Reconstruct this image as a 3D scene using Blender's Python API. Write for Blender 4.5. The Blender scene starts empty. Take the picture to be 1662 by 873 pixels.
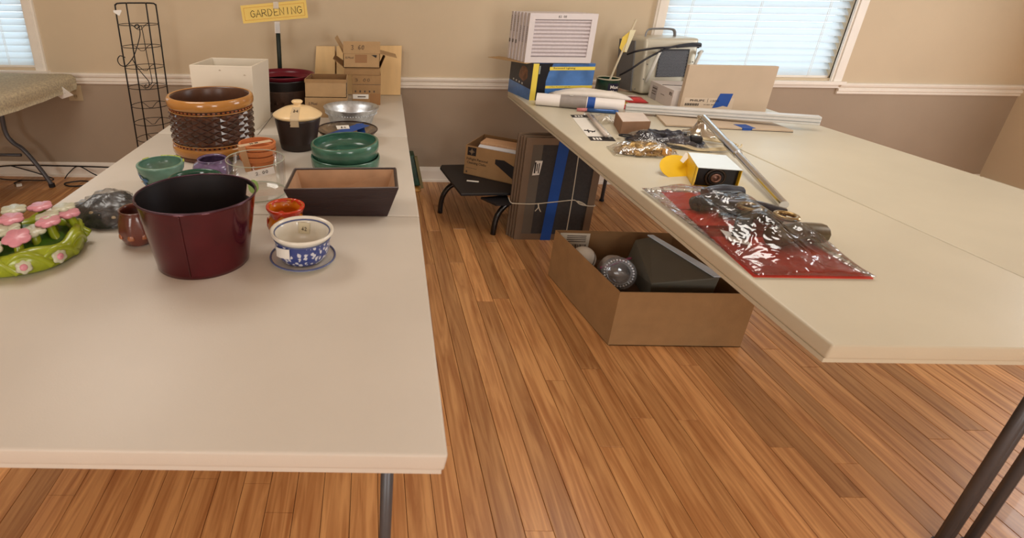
import bpy, bmesh, math, random
from mathutils import Vector, Matrix, noise
random.seed(7)
S = bpy.context.scene
C = S.collection
V = Vector
PI = math.pi

# ------------------------------------------------------------------ camera, world, lights, exposure
F, PX, PY, YAW, PITCH, ROLL, CH = 836.2, 595.6, 315.2, -0.0022, 0.3883, 0.01268, 1.6
fwd = V((math.sin(YAW)*math.cos(PITCH), math.cos(YAW)*math.cos(PITCH), -math.sin(PITCH)))
rgt = V((math.cos(YAW), -math.sin(YAW), 0)); dwn = fwd.cross(rgt)
r2 = math.cos(ROLL)*rgt - math.sin(ROLL)*dwn; d2 = math.sin(ROLL)*rgt + math.cos(ROLL)*dwn
cd = bpy.data.cameras.new('camera'); cam = bpy.data.objects.new('camera', cd); C.objects.link(cam)
up, bk = -d2, -fwd
cam.matrix_world = Matrix(((r2.x, up.x, bk.x, 0), (r2.y, up.y, bk.y, 0), (r2.z, up.z, bk.z, CH), (0, 0, 0, 1)))
cd.sensor_fit = 'HORIZONTAL'; cd.sensor_width = 36; cd.lens = F/1662*36
cd.shift_x = (831-PX)/1662; cd.shift_y = -(436.5-PY)/1662
cd.clip_start = .05
cd.dof.use_dof = True; cd.dof.focus_distance = 3.1; cd.dof.aperture_fstop = cd.lens/4.2
S.camera = cam

w = bpy.data.worlds.new('world'); S.world = w; w.use_nodes = True
w.node_tree.nodes['Background'].inputs[0].default_value = (.80, .92, 1.0, 1)
w.node_tree.nodes['Background'].inputs[1].default_value = 4.6

def area(name, loc, sx, sy, power, col, rot=(0, 0, 0)):
    l = bpy.data.lights.new(name, 'AREA'); l.shape = 'RECTANGLE'; l.size = sx; l.size_y = sy
    l.energy = power; l.color = col
    o = bpy.data.objects.new(name, l); C.objects.link(o); o.location = loc; o.rotation_euler = rot
    return o
WARM = (1, .94, .86)
area('ceiling_lamp', (-1.5, 2.3, 2.56), .9, .9, 24, WARM)
area('ceiling_lamp', (1.5, 2.3, 2.56), .9, .9, 24, WARM)
area('ceiling_lamp', (0, -1.6, 2.56), 1.6, .9, 16, WARM)
DAY = (1, .97, .93)
area('daylight_window_behind', (-1.9, -3.15, 1.55), 1.3, 1.6, 75, DAY, (PI/2, 0, 0))
area('daylight_window_behind', (1.9, -3.15, 1.55), 1.3, 1.6, 75, DAY, (PI/2, 0, 0))
area('daylight_window_right', (5.2, 2.2, 1.55), 1.4, 1.8, 70, (.90, .95, 1.0), (PI/2, 0, PI/2))

S.view_settings.view_transform = 'Standard'; S.view_settings.look = 'None'
S.view_settings.exposure = -0.40; S.view_settings.gamma = 1.0; S.view_settings.use_curve_mapping = False

# ------------------------------------------------------------------ materials
MC = {}
def srgb(r, g, b):
    f = lambda c: (c/255/12.92) if c/255 <= .04045 else ((c/255+.055)/1.055)**2.4
    return (f(r), f(g), f(b), 1)
def pm(name, col, rough=.5, metal=0, var=.12, scale=9, bump=0, bscale=60, trans=0, alpha=1, coat=0, stretch=None, ior=1.45, emit=None, rnd=0, spec=None):
    if name in MC: return MC[name]
    m = bpy.data.materials.new(name); m.use_nodes = True; nt = m.node_tree; b = nt.nodes['Principled BSDF']
    c = srgb(*col) if max(col) > 1.01 else (*col, 1)
    b.inputs['Roughness'].default_value = rough; b.inputs['Metallic'].default_value = metal
    b.inputs['IOR'].default_value = ior
    b.inputs['Transmission Weight'].default_value = trans; b.inputs['Alpha'].default_value = alpha
    b.inputs['Coat Weight'].default_value = coat
    if spec is not None: b.inputs['Specular IOR Level'].default_value = spec
    tc = nt.nodes.new('ShaderNodeTexCoord'); src = tc.outputs['Object']
    if stretch:
        mp = nt.nodes.new('ShaderNodeMapping'); mp.inputs['Scale'].default_value = stretch
        nt.links.new(src, mp.inputs[0]); src = mp.outputs[0]
    if var or rnd:
        n = nt.nodes.new('ShaderNodeTexNoise'); n.inputs['Scale'].default_value = scale; n.inputs['Detail'].default_value = 4
        nt.links.new(src, n.inputs['Vector'])
        rp = nt.nodes.new('ShaderNodeValToRGB'); nt.links.new(n.outputs['Fac'], rp.inputs[0])
        rp.color_ramp.elements[0].position = .3; rp.color_ramp.elements[1].position = .7
        rp.color_ramp.elements[0].color = (*[x*(1-var) for x in c[:3]], 1)
        rp.color_ramp.elements[1].color = (*[min(1, x*(1+var)) for x in c[:3]], 1)
        out = rp.outputs[0]
        if rnd:
            oi = nt.nodes.new('ShaderNodeObjectInfo'); hs = nt.nodes.new('ShaderNodeHueSaturation')
            mr = nt.nodes.new('ShaderNodeMapRange'); mr.inputs[3].default_value = 1-rnd; mr.inputs[4].default_value = 1+rnd
            nt.links.new(oi.outputs['Random'], mr.inputs[0]); nt.links.new(mr.outputs[0], hs.inputs['Value'])
            nt.links.new(out, hs.inputs['Color']); out = hs.outputs[0]
        nt.links.new(out, b.inputs['Base Color'])
    else: b.inputs['Base Color'].default_value = c
    if bump:
        n2 = nt.nodes.new('ShaderNodeTexNoise'); n2.inputs['Scale'].default_value = bscale; n2.inputs['Detail'].default_value = 3
        nt.links.new(src, n2.inputs['Vector'])
        bp = nt.nodes.new('ShaderNodeBump'); bp.inputs['Strength'].default_value = bump; bp.inputs['Distance'].default_value = .01
        nt.links.new(n2.outputs['Fac'], bp.inputs['Height']); nt.links.new(bp.outputs[0], b.inputs['Normal'])
    if emit:
        b.inputs['Emission Color'].default_value = srgb(*emit[:3]); b.inputs['Emission Strength'].default_value = emit[3]
    MC[name] = m; return m
def film(name, tint=(1, 1, 1), gloss=.18, rough=.08, wrinkle=.6, scale=40, k=.6):
    """thin clear plastic: mostly passes straight through, with a wrinkled sheen"""
    if name in MC: return MC[name]
    m = bpy.data.materials.new(name); m.use_nodes = True; nt = m.node_tree; nt.nodes.clear()
    o = nt.nodes.new('ShaderNodeOutputMaterial'); t = nt.nodes.new('ShaderNodeBsdfTransparent'); t.inputs[0].default_value = (*tint, 1)
    g = nt.nodes.new('ShaderNodeBsdfGlossy'); g.inputs['Roughness'].default_value = rough
    lw = nt.nodes.new('ShaderNodeLayerWeight'); lw.inputs[0].default_value = .35
    ad = nt.nodes.new('ShaderNodeMath'); ad.operation = 'MULTIPLY_ADD'; ad.inputs[1].default_value = k; ad.inputs[2].default_value = gloss; ad.use_clamp = True
    mx = nt.nodes.new('ShaderNodeMixShader')
    nt.links.new(lw.outputs['Fresnel'], ad.inputs[0]); nt.links.new(ad.outputs[0], mx.inputs[0])
    nt.links.new(t.outputs[0], mx.inputs[1]); nt.links.new(g.outputs[0], mx.inputs[2]); nt.links.new(mx.outputs[0], o.inputs[0])
    if wrinkle:
        n = nt.nodes.new('ShaderNodeTexNoise'); n.inputs['Scale'].default_value = scale; n.inputs['Detail'].default_value = 2; n.inputs['Distortion'].default_value = 1.5
        tc = nt.nodes.new('ShaderNodeTexCoord'); nt.links.new(tc.outputs['Object'], n.inputs['Vector'])
        bp = nt.nodes.new('ShaderNodeBump'); bp.inputs['Strength'].default_value = wrinkle; bp.inputs['Distance'].default_value = .02
        nt.links.new(n.outputs['Fac'], bp.inputs['Height']); nt.links.new(bp.outputs[0], g.inputs['Normal']); nt.links.new(bp.outputs[0], lw.inputs['Normal'])
    MC[name] = m; return m

# ------------------------------------------------------------------ mesh helpers
def B(): return bmesh.new()
def hexa(bm, bot, top):
    v = [bm.verts.new(p) for p in bot] + [bm.verts.new(p) for p in top]
    for f in ((3, 2, 1, 0), (4, 5, 6, 7), (0, 1, 5, 4), (1, 2, 6, 5), (2, 3, 7, 6), (3, 0, 4, 7)):
        bm.faces.new([v[i] for i in f])
    return v
def box(bm, x0, x1, y0, y1, z0, z1, M=None):
    v = hexa(bm, [(x0, y0, z0), (x1, y0, z0), (x1, y1, z0), (x0, y1, z0)], [(x0, y0, z1), (x1, y0, z1), (x1, y1, z1), (x0, y1, z1)])
    if M:
        for a in v: a.co = M @ a.co
    return v
def bevel(bm, w=.003, seg=2):
    bmesh.ops.bevel(bm, geom=list(bm.edges), offset=w, segments=seg, affect='EDGES', profile=.6)
    return bm
def lathe(bm, prof, seg=48, sx=1, sy=1, fn=None, close=False):
    rings = []
    for r, z in prof:
        ring = []
        for k in range(seg):
            a = 2*PI*k/seg; rr, zz = (fn(r, z, a) if fn else (r, z))
            ring.append(bm.verts.new((rr*math.cos(a)*sx, rr*math.sin(a)*sy, zz)))
        rings.append(ring)
    for i in range(len(rings)-1):
        for k in range(seg):
            bm.faces.new((rings[i][k], rings[i][(k+1) % seg], rings[i+1][(k+1) % seg], rings[i+1][k]))
    for ring, rev in ((rings[0], True), (rings[-1], False)):
        if close: bm.faces.new(ring[::-1] if rev else ring)
    return bm
def shell(outer, t=.006, base=True):
    """outer profile (r,z) bottom->top  ->  closed pot profile with thickness t"""
    return [(0.001, outer[0][1])] + outer + [(r-t, z) for r, z in outer[::-1][:-1]] + [(outer[0][0]-t, outer[0][1]+t), (0.001, outer[0][1]+t)]
def catmull(pts, n=6, closed=False):
    P = [V(p) for p in pts]; out = []; N = len(P)
    rng = N if closed else N-1
    for i in range(rng):
        a = P[(i-1) % N] if (closed or i > 0) else P[0]; b = P[i]; c = P[(i+1) % N]; d = P[(i+2) % N] if (closed or i < N-2) else P[-1]
        for k in range(n):
            t = k/n
            out.append(.5*((2*b)+(-a+c)*t+(2*a-5*b+4*c-d)*t*t+(-a+3*b-3*c+d)*t**3))
    if not closed: out.append(P[-1])
    return out
def tube(bm, pts, r, seg=8, closed=False, taper=None, flat=1):
    P = [V(p) for p in pts]; N = len(P); rings = []
    prev = None
    for i in range(N):
        if closed: d = P[(i+1) % N]-P[i-1]
        else: d = P[min(i+1, N-1)]-P[max(i-1, 0)]
        if d.length < 1e-9: d = V((0, 0, 1))
        d.normalize()
        if prev is None:
            u = d.orthogonal().normalized()
        else:
            u = (prev - d*prev.dot(d));
            u = u.normalized() if u.length > 1e-6 else d.orthogonal().normalized()
        prev = u; vv = d.cross(u)
        rr = r if taper is None else r*taper[0]+(r*taper[1]-r*taper[0])*i/(N-1)
        rings.append([bm.verts.new(P[i]+(u*math.cos(2*PI*k/seg)+vv*math.sin(2*PI*k/seg)*flat)*rr) for k in range(seg)])
    for i in range(N if closed else N-1):
        a, b = rings[i], rings[(i+1) % N]
        for k in range(seg): bm.faces.new((a[k], a[(k+1) % seg], b[(k+1) % seg], b[k]))
    if not closed:
        bm.faces.new(rings[0][::-1]); bm.faces.new(rings[-1])
    return bm
def plate(bm, pts, t, M=None):
    """2-D outline extruded by t along local z"""
    n = len(pts)
    a = [bm.verts.new((x, y, 0)) for x, y in pts]; b = [bm.verts.new((x, y, t)) for x, y in pts]
    bm.faces.new(a[::-1]); bm.faces.new(b)
    for i in range(n): bm.faces.new((a[i], a[(i+1) % n], b[(i+1) % n], b[i]))
    if M:
        for v in a+b: v.co = M @ v.co
def frame(o, u, v):
    u = V(u).normalized(); v = V(v); v = (v-u*v.dot(u)).normalized(); n = u.cross(v)
    return Matrix(((u.x, v.x, n.x, o[0]), (u.y, v.y, n.y, o[1]), (u.z, v.z, n.z, o[2]), (0, 0, 0, 1)))
def blob(bm, rx, ry, rz, amp=.15, freq=3, seed=0, su=24, sv=14, sharp=1):
    rings = []
    for j in range(sv+1):
        th = PI*j/sv; ring = []
        for i in range(su):
            ph = 2*PI*i/su
            p = V((math.sin(th)*math.cos(ph), math.sin(th)*math.sin(ph), math.cos(th)))
            q = V((p.x*freq+seed, p.y*freq-seed, p.z*freq+seed*2)); k = 1+amp*(noise.noise(q)+.5*noise.noise(q*2.3)*sharp)
            z = p.z*rz*k
            if z < 0: z *= .15
            ring.append(bm.verts.new((p.x*rx*k, p.y*ry*k, z)))
        rings.append(ring)
    for j in range(sv):
        for i in range(su):
            bm.faces.new((rings[j][i], rings[j+1][i], rings[j+1][(i+1) % su], rings[j][(i+1) % su]))
    bmesh.ops.remove_doubles(bm, verts=bm.verts, dist=1e-5)
    zz = min(v.co.z for v in bm.verts)
    for v in bm.verts: v.co.z -= zz
    return bm
def obj(name, bm, m, parent=None, smooth=False, loc=None):
    if smooth is None: smooth = False
    bmesh.ops.recalc_face_normals(bm, faces=bm.faces)
    me = bpy.data.meshes.new(name); bm.to_mesh(me); bm.free()
    if m: me.materials.append(m)
    if smooth:
        me.polygons.foreach_set('use_smooth', [True]*len(me.polygons))
        if smooth == 'auto': me.set_sharp_from_angle(angle=math.radians(38))
    o = bpy.data.objects.new(name, me); C.objects.link(o)
    if parent: o.parent = parent
    if loc: o.location = loc
    return o
def tag(o, label, cat, group=None, kind=None):
    o['label'] = label; o['category'] = cat
    if group: o['group'] = group
    if kind: o['kind'] = kind
    return o
def thing(name, label, cat, loc=(0, 0, 0), rz=0, group=None):
    o = bpy.data.objects.new(name, None); C.objects.link(o); o.empty_display_size = .05
    o.location = loc; o.rotation_euler = (0, 0, rz)
    return tag(o, label, cat, group)
def struct(name, bm, m, parent=None, smooth=False):
    o = obj(name, bm, m, parent, smooth)
    if parent is None: o['kind'] = 'structure'
    return o
def lab(o, s): o['label'] = s; return o
def text(s, width, height, M, m, parent, name='lettering', bold=0, lift=.0008):
    cu = bpy.data.curves.new('t', 'FONT'); cu.body = s; cu.size = 1; cu.offset = bold; cu.resolution_u = 2
    to = bpy.data.objects.new('t', cu); C.objects.link(to)
    bpy.context.view_layer.update()
    me = bpy.data.meshes.new_from_object(to.evaluated_get(bpy.context.evaluated_depsgraph_get()))
    bpy.data.objects.remove(to)
    xs = [v.co.x for v in me.vertices]; ys = [v.co.y for v in me.vertices]
    kx = width/(max(xs)-min(xs)); ky = height/(max(ys)-min(ys))
    for v in me.vertices:
        v.co = M @ V(((v.co.x-min(xs))*kx, (v.co.y-min(ys))*ky, lift))
    me.materials.clear(); me.materials.append(m); me.name = name
    o = bpy.data.objects.new(name, me); C.objects.link(o); o.parent = parent
    return o
GL = {'G': [[(.9, .8), (.5, 1), (.1, .7), (.1, .25), (.5, 0), (.9, .2), (.9, .5), (.55, .5)]], 'A': [[(0, 0), (.5, 1), (1, 0)], [(.2, .4), (.8, .4)]],
      'R': [[(.05, 0), (.05, 1), (.7, .95), (.85, .7), (.6, .5), (.05, .5)], [(.4, .5), (1, 0)]], 'D': [[(.05, 0), (.05, 1), (.6, .9), (.95, .5), (.6, .05), (.05, 0)]],
      'E': [[(.9, 1), (.1, 1), (.1, 0), (.95, 0)], [(.1, .5), (.8, .55)]], 'N': [[(.05, 0), (.05, 1), (.9, 0), (.9, 1)]], 'I': [[(.5, 0), (.5, 1)]],
      '3': [[(.1, .9), (.6, 1), (.85, .75), (.4, .52), (.9, .3), (.6, 0), (.1, .1)]], '6': [[(.8, 1), (.3, .7), (.15, .3), (.5, 0), (.85, .25), (.5, .5), (.2, .35)]],
      '0': [[(.5, 1), (.15, .6), (.2, .15), (.5, 0), (.85, .4), (.8, .85), (.5, 1)]], '.': [[(.45, 0), (.55, .05)]], '2': [[(.1, .8), (.5, 1), (.85, .75), (.1, 0), (.95, .05)]],
      '4': [[(.7, 0), (.7, 1), (.05, .35), (.95, .35)]], '5': [[(.9, 1), (.2, 1), (.15, .55), (.7, .6), (.85, .25), (.5, 0), (.1, .1)]], '1': [[(.5, 0), (.5, 1)]], '$': [[(.85, .8), (.4, .9), (.2, .65), (.8, .35), (.6, .1), (.15, .2)], [(.5, 1.1), (.5, -.1)]],
      '-': [[(.1, .5), (.9, .5)]], '/': [[(.1, 0), (.9, 1)]], '8': [[(.5, .52), (.15, .8), (.5, 1), (.85, .78), (.2, .3), (.5, 0), (.85, .25), (.5, .52)]]}
def hand(s, width, height, M, m, parent, r=.0012, gap=.25, name='handwriting'):
    bm = B(); n = len(s); cw = width/(n+(n-1)*gap)
    for i, ch in enumerate(s):
        for st in GL.get(ch, []):
            pts = [M @ V((i*cw*(1+gap)+x*cw*(.45 if ch in '.' else 1)+random.uniform(-1, 1)*.04*cw, y*height+random.uniform(-1, 1)*.03*height, .0006)) for x, y in st]
            tube(bm, pts, r, 5)
    return obj(name, bm, m, parent)
def slabon(M, x0, x1, y0, y1, m, parent, name, t=.0006, lift=0):
    bm = B(); box(bm, x0, x1, y0, y1, lift, lift+t, M); return obj(name, bm, m, parent)

INK = pm('ink', (30, 26, 28), .6, var=0)
INKG = pm('faded_ink', (84, 70, 60), .7, var=0)
WHITEP = pm('white_paper', (232, 228, 220), .7, var=.03)
BLUET = pm('blue_tape', (24, 74, 156), .55, var=.08, bump=.1)
MASK = pm('masking_tape', (205, 188, 160), .6, var=.06)
CARD = pm('cardboard', (158, 124, 84), .85, var=.07, scale=14, bump=.1, bscale=90)
CARDL = pm('cardboard_light', (176, 143, 102), .85, var=.06, scale=14, bump=.1, bscale=90)
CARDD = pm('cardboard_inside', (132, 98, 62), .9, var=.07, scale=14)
BLACKM = pm('black_wire', (20, 19, 20), .45, metal=.3, var=0)
CLEARTAPE = film('clear_tape', (.93, .93, .92), .10, .25, .2)

# ------------------------------------------------------------------ the room
YW = 4.238
WALLU = pm('wall_paint_upper', (208, 189, 160), .8, var=.035, scale=1.6, bump=.06, bscale=160)
WALLL = pm('wall_paint_lower', (168, 150, 130), .8, var=.05, scale=1.8, bump=.06, bscale=160)
TRIM = pm('trim_paint', (242, 234, 222), .45, var=.02)
XL, XR, YB, ZC = -4.3, 5.3, -3.2, 2.62
WL = (-3.62, -2.70, .935, 2.15)      # left window opening x0,x1,z0,z1
WR = (2.285, 3.72, .935, 2.15)
bm = B()
t = .14
for x0, x1, z0, z1 in ((XL, WL[0], .86, ZC), (WL[0], WL[1], WL[3], ZC), (WL[0], WL[1], .86, WL[2]), (WL[1], WR[0], .86, ZC), (WR[0], WR[1], WR[3], ZC), (WR[0], WR[1], .86, WR[2]), (WR[1], XR, .86, ZC)):
    box(bm, x0, x1, YW, YW+t, z0, z1)
wb = struct('wall_back', bm, WALLU)
bm = B(); box(bm, XL, XR, YW, YW+t, 0, .86); obj('wainscot', bm, WALLL, wb)
bm = B(); box(bm, XL-.1, XL, YB, YW+t, 0, ZC); struct('wall_left', bm, WALLU)
bm = B(); box(bm, XR, XR+.1, YB, YW+t, 0, ZC); struct('wall_right', bm, WALLU)
bm = B(); box(bm, XL, XR, YB-.1, YB, 0, ZC); struct('wall_front', bm, WALLU)
bm = B(); box(bm, XL-.1, XR+.1, YB-.1, YW+t, ZC, ZC+.1); struct('ceiling', bm, pm('ceiling_paint', (232, 226, 214), .9, var=.02))
def profile_run(x0, x1, prof):   # prof: (depth from wall, z)
    bm = B()
    a = [bm.verts.new((x0, YW-d, z)) for d, z in prof]; b = [bm.verts.new((x1, YW-d, z)) for d, z in prof]; n = len(prof)
    bm.faces.new(a); bm.faces.new(b[::-1])
    for i in range(n): bm.faces.new((a[i], b[i], b[(i+1) % n], a[(i+1) % n]))
    return bm
rail = [(0, .812), (.012, .812), (.016, .822), (.010, .83), (.022, .838), (.022, .852), (.012, .858), (.016, .866), (.030, .874), (.034, .890), (.026, .899), (0, .902)]
struct('trim_1', profile_run(WL[1]+.086, WR[0]-.086, rail), TRIM)
struct('trim_2', profile_run(WR[1]+.086, XR, rail), TRIM)
base = [(0, 0), (.024, 0), (.024, .018), (.014, .022), (.014, .098), (.010, .112), (.006, .128), (0, .132)]
struct('baseboard_back', profile_run(XL, XR, base), TRIM)
for n, x in (('baseboard_right', XR-.014), ('baseboard_left', XL)):
    bm = B(); box(bm, x, x+.014, YB, YW-.03, 0, .12); struct(n, bm, TRIM)

# floor: oak boards running toward the wall
SUB = pm('subfloor', (60, 40, 26), .9, var=0)
bm = B(); box(bm, XL, XR, YB, YW+t, -.12, -.02); floor = struct('floor', bm, SUB)
def oak(name, c1, c2):
    m = pm(name, c1, .34, var=0, coat=.15); nt = m.node_tree; b = nt.nodes['Principled BSDF']
    tc = nt.nodes.new('ShaderNodeTexCoord'); mp = nt.nodes.new('ShaderNodeMapping'); mp.inputs['Scale'].default_value = (26, 1.6, 1)
    oi = nt.nodes.new('ShaderNodeObjectInfo'); va = nt.nodes.new('ShaderNodeVectorMath'); va.operation = 'ADD'
    cb = nt.nodes.new('ShaderNodeCombineXYZ'); ml = nt.nodes.new('ShaderNodeMath'); ml.operation = 'MULTIPLY'; ml.inputs[1].default_value = 90
    nt.links.new(oi.outputs['Random'], ml.inputs[0]); nt.links.new(ml.outputs[0], cb.inputs[0]); nt.links.new(ml.outputs[0], cb.inputs[2])
    nt.links.new(tc.outputs['Object'], mp.inputs[0]); nt.links.new(mp.outputs[0], va.inputs[0]); nt.links.new(cb.outputs[0], va.inputs[1])
    n = nt.nodes.new('ShaderNodeTexNoise'); n.inputs['Scale'].default_value = 1.4; n.inputs['Detail'].default_value = 6; n.inputs['Distortion'].default_value = 1.2
    nt.links.new(va.outputs[0], n.inputs['Vector'])
    rp = nt.nodes.new('ShaderNodeValToRGB'); nt.links.new(n.outputs['Fac'], rp.inputs[0])
    rp.color_ramp.elements[0].position = .32; rp.color_ramp.elements[1].position = .66
    rp.color_ramp.elements[0].color = srgb(*c2); rp.color_ramp.elements[1].color = srgb(*c1)
    hs = nt.nodes.new('ShaderNodeHueSaturation'); mr = nt.nodes.new('ShaderNodeMapRange'); mr.inputs[3].default_value = .72; mr.inputs[4].default_value = 1.22
    nt.links.new(oi.outputs['Random'], mr.inputs[0]); nt.links.new(mr.outputs[0], hs.inputs['Value']); nt.links.new(rp.outputs[0], hs.inputs['Color'])
    nt.links.new(hs.outputs[0], b.inputs['Base Color'])
    return m
OAK = oak('oak_boards', (222, 166, 108), (176, 118, 70))
PW = .0925
def plank_mesh(L):
    bm = B(); g = .0009; c = .0014
    hexa(bm, [(g, 0, -.02), (PW-g, 0, -.02), (PW-g, L, -.02), (g, L, -.02)], [(g, 0, -c), (PW-g, 0, -c), (PW-g, L, -c), (g, L, -c)])
    hexa(bm, [(g, 0, -c), (PW-g, 0, -c), (PW-g, L, -c), (g, L, -c)], [(g+c, c, 0), (PW-g-c, c, 0), (PW-g-c, L-c, 0), (g+c, L-c, 0)])
    me = bpy.data.meshes.new('floor_board'); bm.to_mesh(me); bm.free(); me.materials.append(OAK); return me
LENS = [.9, 1.3, 1.7, 2.2]
PM = {L: plank_mesh(L-.0015) for L in LENS}
rest = B(); npl = 0
x = XL
row = 0
while x < XR-.01:
    y = YB-random.uniform(0, 1.2)
    while y < YW:
        L = random.choice(LENS)
        vis = (y+L > 1.7) and npl < 296 and (x > -3.5) and not (-1.1 < x < .05 and y+L < YW) and x < 3.9
        if vis:
            o = bpy.data.objects.new('floor_board', PM[L]); C.objects.link(o); o.parent = floor; o.location = (x, y, 0); npl += 1
        else:
            box(rest, x+.001, min(x+PW-.001, XR), max(y, YB), min(y+L-.0015, YW), -.02, -.0003)
        y += L
    x += PW; row += 1
ro = obj('far_floor_boards', rest, OAK, floor); ro['kind'] = 'stuff'

# windows and blinds
GLASS = film('window_glass', (.97, .98, .98), .03, .02, 0)
SLAT = bpy.data.materials.new('blind_slat'); SLAT.use_nodes = True
nt = SLAT.node_tree; b = nt.nodes['Principled BSDF']; b.inputs['Base Color'].default_value = (.86, .90, .92, 1); b.inputs['Roughness'].default_value = .45
tl = nt.nodes.new('ShaderNodeBsdfTranslucent'); tl.inputs[0].default_value = (.85, .93, 1, 1); mx = nt.nodes.new('ShaderNodeMixShader'); mx.inputs[0].default_value = .12
nt.links.new(b.outputs[0], mx.inputs[1]); nt.links.new(tl.outputs[0], mx.inputs[2]); nt.links.new(mx.outputs[0], nt.nodes['Material Output'].inputs[0])
def window(idx, W, lbl, z_bottom):
    x0, x1, z0, z1 = W
    bm = B(); c = .086
    for a in ((x0-c, x0, z0-.02, z1+c), (x1, x1+c, z0-.02, z1+c), (x0-c, x1+c, z1, z1+c)):
        box(bm, a[0], a[1], YW-.02, YW+.01, a[2], a[3])
        ins = .016
        box(bm, a[0]+ins, a[1]-ins, YW-.028, YW-.02, a[2], a[3]-(ins if a[2] < z1 else 0))
    fr = struct('window_%d' % idx, bm, TRIM)
    bm = B(); box(bm, x0-c-.02, x1+c+.02, YW-.05, YW+.10, z0-.045, z0-.02); box(bm, x0-c, x1+c, YW-.018, YW, z0-.075, z0-.045); obj('window_sill', bm, TRIM, fr)
    bm = B(); s = .035
    for a in ((x0, x0+s, z0, z1), (x1-s, x1, z0, z1), (x0, x1, z0, z0+s), (x0, x1, z1-s, z1), (x0, x1, (z0+z1)/2-.02, (z0+z1)/2+.02)):
        box(bm, a[0], a[1], YW+.08, YW+.11, a[2], a[3])
    obj('sash', bm, TRIM, fr)
    bm = B(); box(bm, x0+s, x1-s, YW+.093, YW+.097, z0+s, z1-s); obj('pane', bm, GLASS, fr)
    bl = thing('window_blind', lbl, 'blind', ((x0+x1)/2, YW+.035, z0))
    hw = (x1-x0)/2-.008; pitch = .0515; n = int((z1-z0-.06)/pitch)
    sm = B(); tw = .031; th = math.radians(50)
    pts = []
    for k in range(5):
        u = (k-2)/2*tw; arch = .003*(1-(k-2)**2/4)
        pts.append((u*math.cos(th)-arch*math.sin(th), -u*math.sin(th)*-1-arch*math.cos(th)*-1))
    A = [sm.verts.new((-hw, y, z)) for y, z in pts]; Bv = [sm.verts.new((hw, y, z)) for y, z in pts]
    for k in range(4): sm.faces.new((A[k], A[k+1], Bv[k+1], Bv[k]))
    bmesh.ops.solidify(sm, geom=list(sm.faces), thickness=.0022)
    me = bpy.data.meshes.new('slat'); sm.to_mesh(me); sm.free(); me.materials.append(SLAT)
    for k in range(n):
        o = bpy.data.objects.new('slat', me); C.objects.link(o); o.parent = bl; o.location = (0, 0, .04+k*pitch)
    bm = B(); box(bm, -hw, hw, -.03, .03, z1-z0-.05, z1-z0-.002); obj('headrail', bm, TRIM, bl)
    bm = B(); box(bm, -hw, hw, -.022, .022, .001, .018); obj('bottom_rail', bm, TRIM, bl)
    for cx in ([-hw+.16, hw-.21] if hw < .6 else [-hw+.18, 0, hw-.18]):
        bm = B(); tube(bm, [(cx, -.034, .01), (cx, -.034, z1-z0-.02)], .0016, 5); tube(bm, [(cx+.012, -.034, .01), (cx+.012, -.034, z1-z0-.02)], .0012, 5)
        obj('ladder_cord', bm, TRIM, bl)
window(1, WL, 'white slatted blind in the window at the left edge, glowing with daylight', .935)
window(2, WR, 'white slatted blind in the window on the right, behind the grey heater', .935)

# outlet
o_ = thing('wall_outlet', 'beige double outlet plate on the wall under the chair rail at the left', 'outlet', (-2.428, YW, .735))
OUT = pm('outlet_plastic', (196, 178, 146), .4, var=0)
bm = B(); box(bm, -.058, .058, -.007, 0, -.064, .064); bevel(bm, .002); obj('cover_plate', bm, OUT, o_)
for s in (-1, 1):
    bm = B(); lathe(bm, [(.001, 0), (.017, 0), (.017, .003), (.001, .003)], 20); 
    for v in bm.verts: v.co = V((v.co.x, -.007-v.co.z, v.co.y*1.15+s*.026))
    k = obj('socket', bm, pm('outlet_face', (178, 160, 128), .4, var=0), o_)
    bm = B(); box(bm, -.008, -.005, -.0112, -.0102, s*.026-.004, s*.026+.008); box(bm, .005, .008, -.0112, -.0102, s*.026-.004, s*.026+.008); obj('slot', bm, INK, k)

# ------------------------------------------------------------------ tables
TT, TR = .77, .86
TOPM = pm('table_plastic', (210, 202, 190), .42, var=.03, scale=3, bump=.05, bscale=260)
TOPR = pm('table_plastic_right', (206, 198, 176), .36, var=.04, scale=3, bump=.05, bscale=260)
LEGM = pm('grey_leg_metal', (92, 92, 96), .4, metal=.4, var=.05)
def ftable(label, q, z, m, th=.045, group=None, legs=True, rim=True, cat='table', lx=None):
    """q: four corners front-left, front-right, back-right, back-left"""
    t_ = thing('folding_table', label, cat, (q[0][0], q[0][1], 0), 0, group)
    ox, oy = q[0]; Q = [V((a-ox, b_-oy, 0)) for a, b_ in q]; c = sum(Q, V())/4
    bm = B(); up_ = V((0, 0, 1))
    hexa(bm, [p+(c-p).normalized()*.006+up_*(z-th) for p in Q], [p+up_*z for p in Q]); bevel(bm, .007, 3)
    obj('table_top', bm, m, t_, 'auto')
    if rim:
        bm = B(); hexa(bm, [p+(c-p).normalized()*.012+up_*(z-th-.012) for p in Q], [p+(c-p).normalized()*.012+up_*(z-th) for p in Q]); obj('apron', bm, m, t_)
    if legs:
        for p in Q:
            a = p+(c-p).normalized()*.14
            if lx and p.x < c.x: a.x = lx
            bm = B(); tube(bm, [a+up_*(z-th-.01), a+up_*.012], .014, 8); L = obj('leg', bm, LEGM, t_, True)
            bm = B(); tube(bm, [a+up_*.014, a], .019, 8); obj('foot', bm, INK, L)
    return t_
G = 'folding tables under the gardening things'
ftable('white folding table under the dark rectangular planter and glass vase, second from the wall', [(-1.25, 1.812), (.200, 1.812), (.226, 2.93), (-1.245, 2.93)], TT, TOPM)
ftable('white folding table in front, carrying the maroon bucket and blue and white pot', [(-1.25, .72), (.160, .72), (.199, 1.808), (-1.25, 1.808)], TT, TOPM)
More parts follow.
